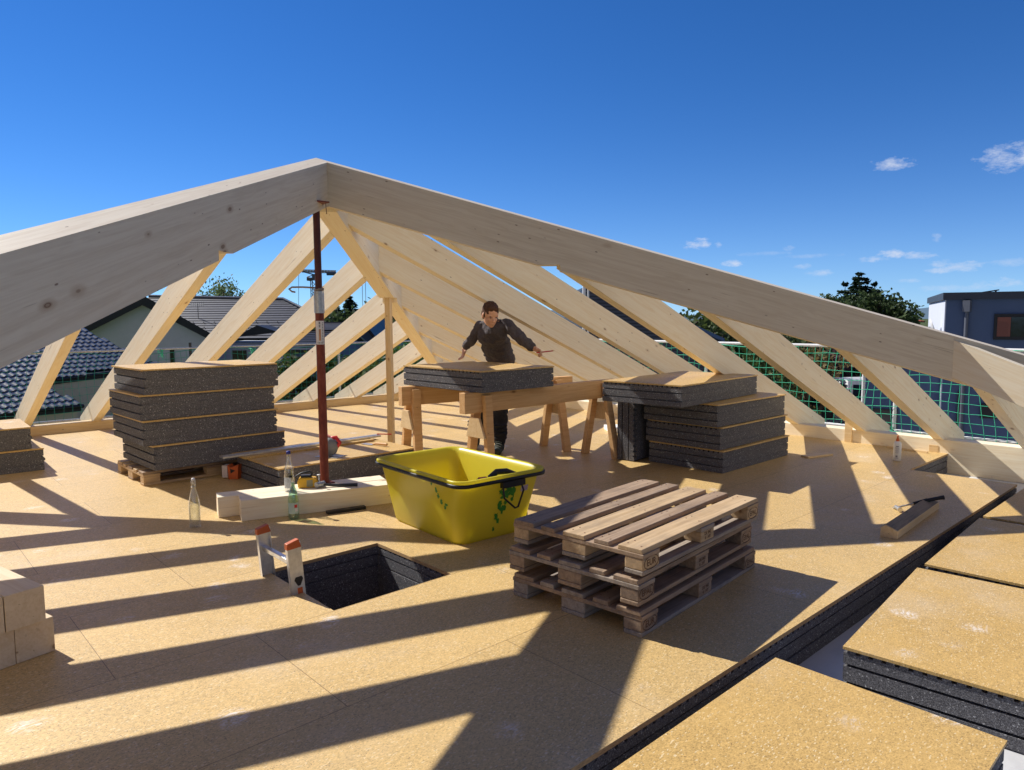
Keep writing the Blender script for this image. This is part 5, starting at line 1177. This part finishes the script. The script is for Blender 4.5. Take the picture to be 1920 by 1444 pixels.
# --- blue grey flat roofed house at right
def house_right():
    C = at(1775, 555, 22.5); h = empty('house', (C.x, C.y, G), 0, 'modern blue grey flat roofed house with white side wall at the right edge', 'house', 'neighbouring houses'); hp = Vector((C.x, C.y, G))
    a1 = dir_vp(1631); a2 = Vector((a1.y, -a1.x, 0)); zt = C.z - G
    def bx(b, o, u0, u1, v0, v1, z0, z1): b.hexa([o + a2 * u0 + a1 * v0 + Vector((0, 0, z0)), o + a2 * u1 + a1 * v0 + Vector((0, 0, z0)), o + a2 * u1 + a1 * v1 + Vector((0, 0, z0)), o + a2 * u0 + a1 * v1 + Vector((0, 0, z0)), o + a2 * u0 + a1 * v0 + Vector((0, 0, z1)), o + a2 * u1 + a1 * v0 + Vector((0, 0, z1)), o + a2 * u1 + a1 * v1 + Vector((0, 0, z1)), o + a2 * u0 + a1 * v1 + Vector((0, 0, z1))])
    o = Vector((0, 0, 0)); b = MB(); bx(b, o, .0, 10, 0, 7, 0, zt - .12); b.build('wall', MAT['render_blue'], h)
    b = MB(); bx(b, o, -.03, 0, .01, 7, zt - 4.0, zt - .13); b.build('side_wall', MAT['render_white'], h)
    b = MB(); bx(b, o, -.10, 10.1, -.10, 7.1, zt - .12, zt + .10); b.build('roof_edge', plain('dark roof flashing', (.045, .055, .075), .5), h)
    b = MB(); bx(b, o, -2.25, -.04, .3, 1.7, 0, zt - 2.16); bx(b, o, -2.31, -.05, .24, 1.76, zt - 2.159, zt - 2.05); b.build('annexe', MAT['render_blue'], h)
    # long window with frame and a red roof reflection painted on as a strip
    z1 = at(1850, 592, 21.9).z - G; z0 = at(1850, 634, 21.9).z - G
    b = MB(); bx(b, o, 1.28, 6.0, -.06, .02, z0 - .05, z1 + .05); wf = b.build('window', plain('window frame', (.02, .018, .02), .4), h)
    b = MB(); bx(b, o, 1.36, 1.70, -.075, -.061, z0 + .05, z1 - .05); b.build('painted_reflection', tile_mat('dark red blind', (.22, .07, .045), .6), wf); b = MB(); bx(b, o, 1.71, 5.9, -.075, -.061, z0 + .05, z1 - .05); b.build('pane', MAT['windowglass'], wf)
    b = MB(); p = o + a2 * .55 - a1 * .08; b.tube([p + Vector((0, 0, 0)), p + Vector((0, 0, zt - .15))], .055, 10); p2 = p + Vector((0, 0, zt - .45)); b.box(p.x - .10, p.x + .10, p.y - .10, p.y + .10, zt - .5, zt - .15); b.build('downpipe', plain('grey downpipe', (.12, .13, .16), .45), h)
    b = MB(); bx(b, o, -2.0, -1.2, .26, .31, .2, 1.9); b.build('garden_door', MAT['windowglass'], h)
    b = MB(); bx(b, o, 1.05, 1.55, -.10, -.01, zt - 3.8, zt - 3.35); b.build('wall_lamp', MAT['black'], h)
    b = MB(); bx(b, o, .42, .56, -.09, -.02, 0, zt - 3.0); b.build('cable_duct', MAT['fascia'], h)
    d = empty('satellite_dish', at(1745, 613, 23.6), 0, 'small white satellite dish on the white side wall', 'satellite dish'); b = MB(); b.lathe([(.0005, 0), (.12, .012), (.22, .045), (.27, .075), (.275, .075), (.22, .038), (.0005, -.012)], 20); x = b.build('dish', MAT['label'], d); x.rotation_euler = (R_(70), 0, R_(20)); b = MB(); b.tube([(0, 0, 0), (-.05, .1, -.02)], .02, 6); b.build('arm', MAT['steel'], d)
    pv = empty('roof_panel', at(1867, 548, 25), 0, 'slim tilted panel on a short post on the flat roof at right', 'roof panel'); b = MB(); p = Vector((0, 0, .06)); q = at(1828, 551, 25) - pv.location; b.prism([p + a2 * .1, p + a2 * .1 + a1 * .6, p + a2 * .1 + a1 * .6 + Vector((0, 0, .04)), p + a2 * .1 + Vector((0, 0, .04))], [q, q + a1 * .6, q + a1 * .6 + Vector((0, 0, .03)), q + Vector((0, 0, .03))]); b.build('panel', MAT['fascia'], pv); b = MB(); b.tube([(0, 0, -.35), (0, 0, .07)], .03, 6); b.build('post', MAT['fascia'], pv)
house_right()

# ================================================================== van, car, garden things
def vehicle(name, loc, rz, lab, cat, col, L=4.7, W_=1.85, H=1.9, van=True):
    r = empty(name, loc, rz, lab, cat); paint = plain(name + ' paint', col, .25, var=.04, spec=.6)
    b = MB(); h1 = .95 if van else .80; z0 = .28
    side = [(0, z0), (L, z0), (L, z0 + .35), (L - .15, h1 - .05), (L - .9, h1 + .05), (L - 1.55 if van else L - 1.9, H - .05), (L - 1.8 if van else L - 2.4, H), (.15 if van else .9, H), (.03 if van else .1, h1)]
    b.prism([(x, 0.05 if z < h1 + .1 else .16, z) for x, z in side], [(x, W_ - .05 if z < h1 + .1 else W_ - .16, z) for x, z in side]); b.build('body', paint, r, bevel=.04)
    for y, s in ((.095, -1), (W_ - .095, 1)):
        for x0, x1 in ((.35, 1.25), (1.35, 2.3), (2.4, L - 1.65)):
            b = MB(); q = .10; b.prism([(x0, y + s * .02, h1 + .06), (x1, y + s * .02, h1 + .06), (x1 - .02, y - s * .035, H - .22), (x0 + .02, y - s * .035, H - .22)], [(x0, y + s * .04, h1 + .06), (x1, y + s * .04, h1 + .06), (x1 - .02, y - s * .015, H - .22), (x0 + .02, y - s * .015, H - .22)]); b.build('side_window', MAT['windowglass'], r)
    b = MB(); b.prism([(-.0, .2, h1 + .08), (-.0, W_ - .2, h1 + .08), (.09, W_ - .25, H - .2), (.09, .25, H - .2)], [(-.02, .2, h1 + .08), (-.02, W_ - .2, h1 + .08), (.07, W_ - .25, H - .2), (.07, .25, H - .2)]); b.build('rear_window', MAT['windowglass'], r)
    b = MB(); xa, xb_ = L - .9, (L - 1.55 if van else L - 1.9); b.prism([(xa + .02, .2, h1 + .10), (xa + .02, W_ - .2, h1 + .10), (xb_ + .03, W_ - .25, H - .12), (xb_ + .03, .25, H - .12)], [(xa + .05, .2, h1 + .10), (xa + .05, W_ - .2, h1 + .10), (xb_ + .06, W_ - .25, H - .12), (xb_ + .06, .25, H - .12)]); b.build('windscreen', MAT['windowglass'], r)
    for x in (.85, L - .85):
        for y in (.02, W_ - .22):
            b = MB(); b.tube([(x, y, .33), (x, y + .2, .33)], .33, 20); w = b.build('wheel', MAT['black'], r); b = MB(); b.tube([(x, y - .01, .33), (x, y + .21, .33)], .19, 14); b.build('rim', MAT['steel'], w)
    for y in (.15, W_ - .35): b = MB(); b.box(-.03, .01, y, y + .2, .75, 1.05); b.build('tail_light', MAT['redplastic'], r); b = MB(); b.box(L - .1, L + .01, y, y + .22, .62, .78); b.build('headlight', MAT['white'], r)
    return r
g1 = onplane(1586, 800, Vector((0, 0, G)), Vector((0, 0, 1)))
vehicle('van', (g1.x, g1.y, G), R_(-34), 'white van parked on the paving beside the blue grey house, seen through the net', 'van', (.78, .78, .78), H=2.1)
g2 = onplane(1470, 752, Vector((0, 0, G)), Vector((0, 0, 1)))
vehicle('parked_car', (g2.x, g2.y, G), R_(150), 'dark parked car half hidden behind a right rafter, seen through the net', 'car', (.02, .022, .03), H=1.45, van=False)
g3 = onplane(1676, 822, Vector((0, 0, G)), Vector((0, 0, 1)))
def garden_table(p, lab, rz):
    r = empty('garden_table', (p.x, p.y, G), rz, lab, 'garden table'); b = MB(); b.box(-.6, .6, -.4, .4, .70, .73); b.build('tabletop', MAT['white'], r, bevel=.01)
    for x in (-.52, .52):
        for y in (-.33, .33): b = MB(); b.box(x - .025, x + .025, y - .025, y + .025, 0, .70); b.build('leg', MAT['steel'], r)
garden_table(g3, 'white garden table on the paving in front of the dark garden door', R_(20))
def garden_chair(p, rz, lab):
    r = empty('garden_chair', (p.x, p.y, G), rz, lab, 'garden chair', 'garden chairs'); b = MB(); b.box(-.24, .24, -.24, .24, .42, .45); b.build('seat', MAT['white'], r); b = MB()
    for k in range(5): b.box(-.22 + .1 * k, -.18 + .1 * k, .22, .24, .45, .92)
    b.box(-.24, .24, .215, .245, .88, .95); b.build('backrest', MAT['white'], r)
    for x in (-.21, .21):
        for y in (-.21, .21): b = MB(); b.box(x - .02, x + .02, y - .02, y + .02, 0, .42); b.build('leg', MAT['white'], r)
for k, (u, v, l) in enumerate(((1655, 822, 'white garden chair left of the garden table'), (1690, 800, 'white garden chair behind the garden table'), (1665, 850, 'white garden chair in front of the garden table'))):
    garden_chair(onplane(u, v, Vector((0, 0, G)), Vector((0, 0, 1))), R_(40 * k), l)
for k, (u, v, sx, sy, sz, m, l, c) in enumerate(((1555, 790, 1.6, .5, .7, 'fascia', 'low dark planter box on the paving beyond the net', 'planter'), (1570, 812, .9, .9, .5, 'dark', 'black crate of rubble on the paving beyond the net', 'crate'), (1478, 734, .8, .8, .9, 'bluebin', 'small bright blue container by the dark hedge', 'container'), (1530, 836, 1.1, .7, .35, 'whitefoam', 'pale stack of slabs on the paving below the right eave', 'slabs'))):
    if m == 'bluebin': MAT['bluebin'] = plain('blue plastic', (.03, .12, .62), .4)
    p = onplane(u, v, Vector((0, 0, G)), Vector((0, 0, 1))); b = MB(); b.box(-sx / 2, sx / 2, -sy / 2, sy / 2, .02, sz); b.box(-sx / 2 - .03, sx / 2 + .03, -sy / 2 - .03, sy / 2 + .03, sz + .001, sz + .06)
    for q in (-1, 1): b.box(q * sx * .4 - .05, q * sx * .4 + .05, -sy / 2, sy / 2, -.0, .019)
    o = b.build(c, MAT[m], M=Matrix.Translation((p.x, p.y, G)) @ Matrix.Rotation(R_(15 + 20 * k), 4, 'Z'), bevel=.02); tag(o, l, c)

# ================================================================== trees
def leafmat(name, a, b_, rough=.6):
    t = NT(name, rough, .25); oi = t.n('ShaderNodeNewGeometry'); k = oi.outputs['Random Per Island']; t.col(t.mix(k, a, b_))
    tr = t.n('ShaderNodeBsdfTranslucent'); t.l(t.mix(k, tuple(x * 1.5 for x in a), tuple(x * 1.5 for x in b_)), tr.inputs[0]); mx = t.n('ShaderNodeMixShader'); mx.inputs[0].default_value = .25
    out = t.nt.nodes['Material Output']; t.l(t.b.outputs[0], mx.inputs[1]); t.l(tr.outputs[0], mx.inputs[2]); t.l(mx.outputs[0], out.inputs[0]); return t.mat
LM = {'oak': leafmat('dark broadleaf', (.035, .06, .022), (.075, .11, .035)), 'light': leafmat('light broadleaf', (.09, .14, .05), (.17, .22, .08)), 'fir': leafmat('fir needles', (.012, .028, .018), (.03, .055, .03)), 'hedge': leafmat('hedge leaves', (.03, .055, .015), (.09, .12, .03)), 'autumn': leafmat('bronze shrub leaves', (.10, .06, .03), (.2, .16, .05)), 'purple': leafmat('purple shrub leaves', (.08, .045, .05), (.14, .09, .09)), 'green': leafmat('fresh green leaves', (.07, .14, .02), (.14, .22, .05))}
BARK = plain('bark', (.09, .065, .045), .9, var=.4, scale=6)
def leafquad(b, c, s, rnd, flat=0):
    n = Vector((rnd.gauss(0, 1), rnd.gauss(0, 1), rnd.gauss(0, 1) + flat)).normalized(); a = n.orthogonal().normalized(); c2 = n.cross(a); th = rnd.uniform(0, 6.28)
    u = (a * math.cos(th) + c2 * math.sin(th)) * s; v = (c2 * math.cos(th) - a * math.sin(th)) * s * .6
    b.add([c - u, c - v * .9, c + u, c + v], [(0, 1, 2, 3)])
def broad(p, H, W_, lab, kind, seed, n=2600, leaf=.22, group='trees and bushes around the site', base=.25, name='broadleaf_tree', clumps=26, cat='tree'):
    rnd = random.Random(seed); r = empty(name, (p.x, p.y, G), 0, lab, cat, group); b = MB(); tk = MB()
    zb = H * base; tk.tube([(0, 0, 0), (.05 * W_, 0, zb), (0, .04 * W_, H * .55), (0, 0, H * .85)], [.05 * W_ + .05, .04 * W_ + .03, .02 * W_ + .02, .01], 8)
    cl = []
    for k in range(clumps):
        a = rnd.uniform(0, 6.28); zz = rnd.uniform(0, 1); rr = W_ / 2 * math.sqrt(max(0, 1 - (1.7 * zz - .75) ** 2)) * rnd.uniform(.35, .92); c = Vector((rr * math.cos(a), rr * math.sin(a), zb + (H - zb) * (.1 + .82 * zz)))
        cl.append((c, W_ * rnd.uniform(.10, .20)))
        tk.tube([(0, 0, max(zb * .8, c.z - rr * .9)), c * .6 + Vector((0, 0, c.z * .36)), c], [.02 * W_, .012 * W_, .006], 5)
    for k in range(n):
        c, s = cl[k % len(cl)]; d = Vector((rnd.gauss(0, 1), rnd.gauss(0, 1), rnd.gauss(0, .8))); d = d.normalized() * s * rnd.uniform(.5, 1.25)
        leafquad(b, c + d, leaf * rnd.uniform(.6, 1.2), rnd)
    tk.build('trunk', BARK, r, clean=False); b.build('crown', LM[kind], r, clean=False); return r
def conifer(p, H, W_, lab, seed, layers=22, group='trees and bushes around the site', name='conifer', leaf=.28):
    rnd = random.Random(seed); r = empty(name, (p.x, p.y, G), 0, lab, 'tree', group); b = MB(); tk = MB(); tk.tube([(0, 0, 0), (0, 0, H * .98)], [.03 * W_ + .08, .02], 8)
    for k in range(layers):
        f = k / (layers - 1); z = H * (.12 + .85 * f); R = W_ / 2 * (1 - f) ** .75 + .22
        nb = int(9 + 7 * (1 - f))
        for j in range(nb):
            a = 6.28 * j / nb + rnd.uniform(-.3, .3); L = R * rnd.uniform(.65, 1.15); d = Vector((math.cos(a), math.sin(a), -.22 + rnd.uniform(-.12, .25))); tk.tube([(0, 0, z), Vector((0, 0, z)) + d * L], [.03, .01], 4)
            m = int(8 + L * 11)
            for q in range(m):
                t_ = (q + .5) / m; c = Vector((0, 0, z)) + d * L * t_ + Vector((0, 0, .10 * math.sin(t_ * 3) + .12 * t_ * t_)); side = Vector((-d.y, d.x, 0)) * (rnd.uniform(-1, 1) * .32 * (1.15 - t_) * min(L, 1.6))
                leafquad(b, c + side, leaf * rnd.uniform(.6, 1.1), rnd, flat=2.2)
    tk.build('trunk', BARK, r, clean=False); b.build('crown', LM['fir'], r, clean=False); return r
def T(u, vtop, d): p = at(u, vtop, d); return p, p.z - G
p, h = T(1612, 511, 62); conifer(p, h, 7.6, 'tall dark conifer rising above the round trees at right', 11, leaf=.30)
p, h = T(1585, 530, 63); conifer(p, h, 4.6, 'slim conifer top just left of the tall conifer at right', 12, layers=12)
p, h = T(1640, 530, 61); conifer(p, h, 5.2, 'spreading conifer top just right of the tall conifer', 13, layers=12)
p, h = T(1656, 549, 55); broad(p, h, 5.4, 'big round dark broadleaf tree right of the conifers', 'oak', 21, n=4200, leaf=.20, clumps=40, base=.1)
p, h = T(1600, 560, 56); broad(p, h, 6.5, 'dark broadleaf tree in front of the tall conifer', 'oak', 22, n=3600, leaf=.20, clumps=36, base=.1)
p, h = T(1556, 550, 58); broad(p, h, 4.2, 'smaller broadleaf tree at the left end of the tree group at right', 'oak', 23, n=2200, leaf=.19, base=.1)
p, h = T(1688, 580, 60); broad(p, h, 3.6, 'low lighter tree at the right foot of the tree group', 'light', 24, n=1800, leaf=.22, base=.1)
p, h = T(1704, 592, 66); broad(p, h, 3.2, 'low dark bush tree beside the white block at right', 'oak', 25, n=1500, leaf=.22, base=.1)
p, h = T(412, 524, 55); broad(p, h, 5.2, 'feathery light green tree showing above the dark tiled roof', 'light', 31, n=3600, leaf=.13, clumps=34)
p, h = T(655, 556, 70); conifer(p, h, 4.6, 'dark conifer between the red prop and the wooden post, right one', 32)
p, h = T(628, 570, 72); conifer(p, h, 4.6, 'dark conifer between the red prop and the wooden post, left one', 33)
p, h = T(640, 585, 66); broad(p, h, 7, 'dark rounded tree below the two conifers beyond the prop', 'oak', 34, n=2400, leaf=.25, base=.1)
p, h = T(546, 564, 75); broad(p, h, 3.6, 'small dark tree right of the dark tiled ridge', 'oak', 35, n=900, leaf=.22, base=.1)
p, h = T(735, 578, 60); broad(p, h, 8, 'dark tree seen between the wooden post and the far hip', 'oak', 36, n=2600, leaf=.25, base=.1)
rnd = random.Random(9)
for k, (u, v, d, w, kind, lab) in enumerate(((760, 634, 32, 3.6, 'green', 'fresh green bush beyond the far end of the left rafters'), (735, 655, 30, 3.4, 'hedge', 'dark green bush behind the net near the wooden post'), (690, 668, 28, 3.6, 'hedge', 'dark bush low behind the net right of the prop'),
        (640, 668, 27, 3.4, 'hedge', 'dark bush low behind the net at the red prop'), (590, 660, 27, 3.2, 'hedge', 'dark bush behind the net left of the red prop'), (545, 664, 27, 2.6, 'hedge', 'dark bush behind the net above the tall stack'),
        (1290, 585, 38, 6, 'hedge', 'dark ivy-like tree behind the blue verge'), (1330, 590, 40, 6, 'oak', 'broad bushy tree over the red roof at right'), (1385, 612, 42, 6.5, 'oak', 'tree right of the little red roof'), (1440, 612, 40, 6, 'oak', 'dark tree behind the right rail of the scaffold'),
        (1500, 618, 42, 6, 'oak', 'dark tree above the right net between two rafters'), (1395, 662, 27, 3.6, 'hedge', 'leafy dark hedge bush left of the paving'), (1430, 672, 26, 3.4, 'hedge', 'leafy hedge bush by the blue container'), (1462, 668, 30, 3.8, 'hedge', 'hedge bush behind the parked dark car'),
        (1518, 655, 33, 3.4, 'autumn', 'yellow brown bush behind the right net'), (1560, 668, 41, 4.6, 'purple', 'purple leaved bush behind the right net'), (1600, 656, 46, 5, 'purple', 'second purple bush farther right behind the net'), (1612, 684, 42, 3.0, 'green', 'fresh green round bush just behind the white van'), (1355, 680, 25, 2.6, 'hedge', 'hedge bush behind the askew top panel'))):
    p, h = T(u, v, d); broad(p, max(h, 1.2), w, lab, kind, 50 + k, n=1500 if w < 4 else 2200, leaf=.13 if d < 36 else .2, base=.02, name='bush' if h < 3.6 else 'broadleaf_tree', clumps=24, cat='bush' if h < 3.6 else 'tree')

# ================================================================== tower crane
def crane():
    D = 95; p = at(592, 600, D); r = empty('tower_crane', (p.x, p.y, G), 0, 'slim construction crane seen behind the red prop, above the roofs', 'crane'); o = Vector((p.x, p.y, G)); A = lambda u, v, d=D: at(u, v, d) - o
    m = plain('crane steel', (.10, .11, .12), .6); b = MB(); zt = A(592, 525).z
    def lattice(b, P, Q, w, n, rr):
        d = (Q - P).normalized(); u = d.orthogonal().normalized(); v = d.cross(u); c = [(u + v) * w, (u - v) * w, (-u - v) * w, (-u + v) * w]
        for x in c: b.tube([P + x, Q + x], rr, 4)
        for k in range(n):
            s = P + (Q - P) * k / n; e = P + (Q - P) * (k + 1) / n
            for i in range(4): b.tube([s + c[i], e + c[(i + 1) % 4]], rr * .6, 4)
    lattice(b, Vector((0, 0, 0)), Vector((0, 0, zt)), .40, 12, .06); b.build('mast', m, r, clean=False)
    b = MB(); lattice(b, A(566, 508), A(630, 510), .12, 12, .05); b.tube([A(566, 509), A(592, 516)], .08, 5); b.tube([A(575, 520), A(592, 514)], .07, 5); b.build('jib', m, r, clean=False)
    b = MB(); a = A(613, 512.5); c = A(629, 512.5); b.tube([a, c], .32, 6); b.build('counterweight', plain('blue grey ballast', (.08, .11, .18), .7), r)
    b = MB(); a = A(576, 523); b.tube([a, A(584, 524)], .28, 6); b.tube([A(592, 516), A(592, 526)], .5, 6); b.build('cab', m, r)
    b = MB(); b.tube([A(560, 516), A(560, 575)], .03, 4); b.build('hoist_rope', m, r)
crane()
for k, u in enumerate((679, 685)):
    a = at(u, 528, 60); c = at(u, 590, 60); b = MB(); b.tube([(a.x, a.y, G), (a.x, a.y, a.z + 2)], .025, 5); tag(b.build('flag_mast', MAT['steel']), ['thin mast standing behind the far left rafters, left one of two', 'thin mast standing behind the far left rafters, right one of two'][k], 'mast', 'thin masts')
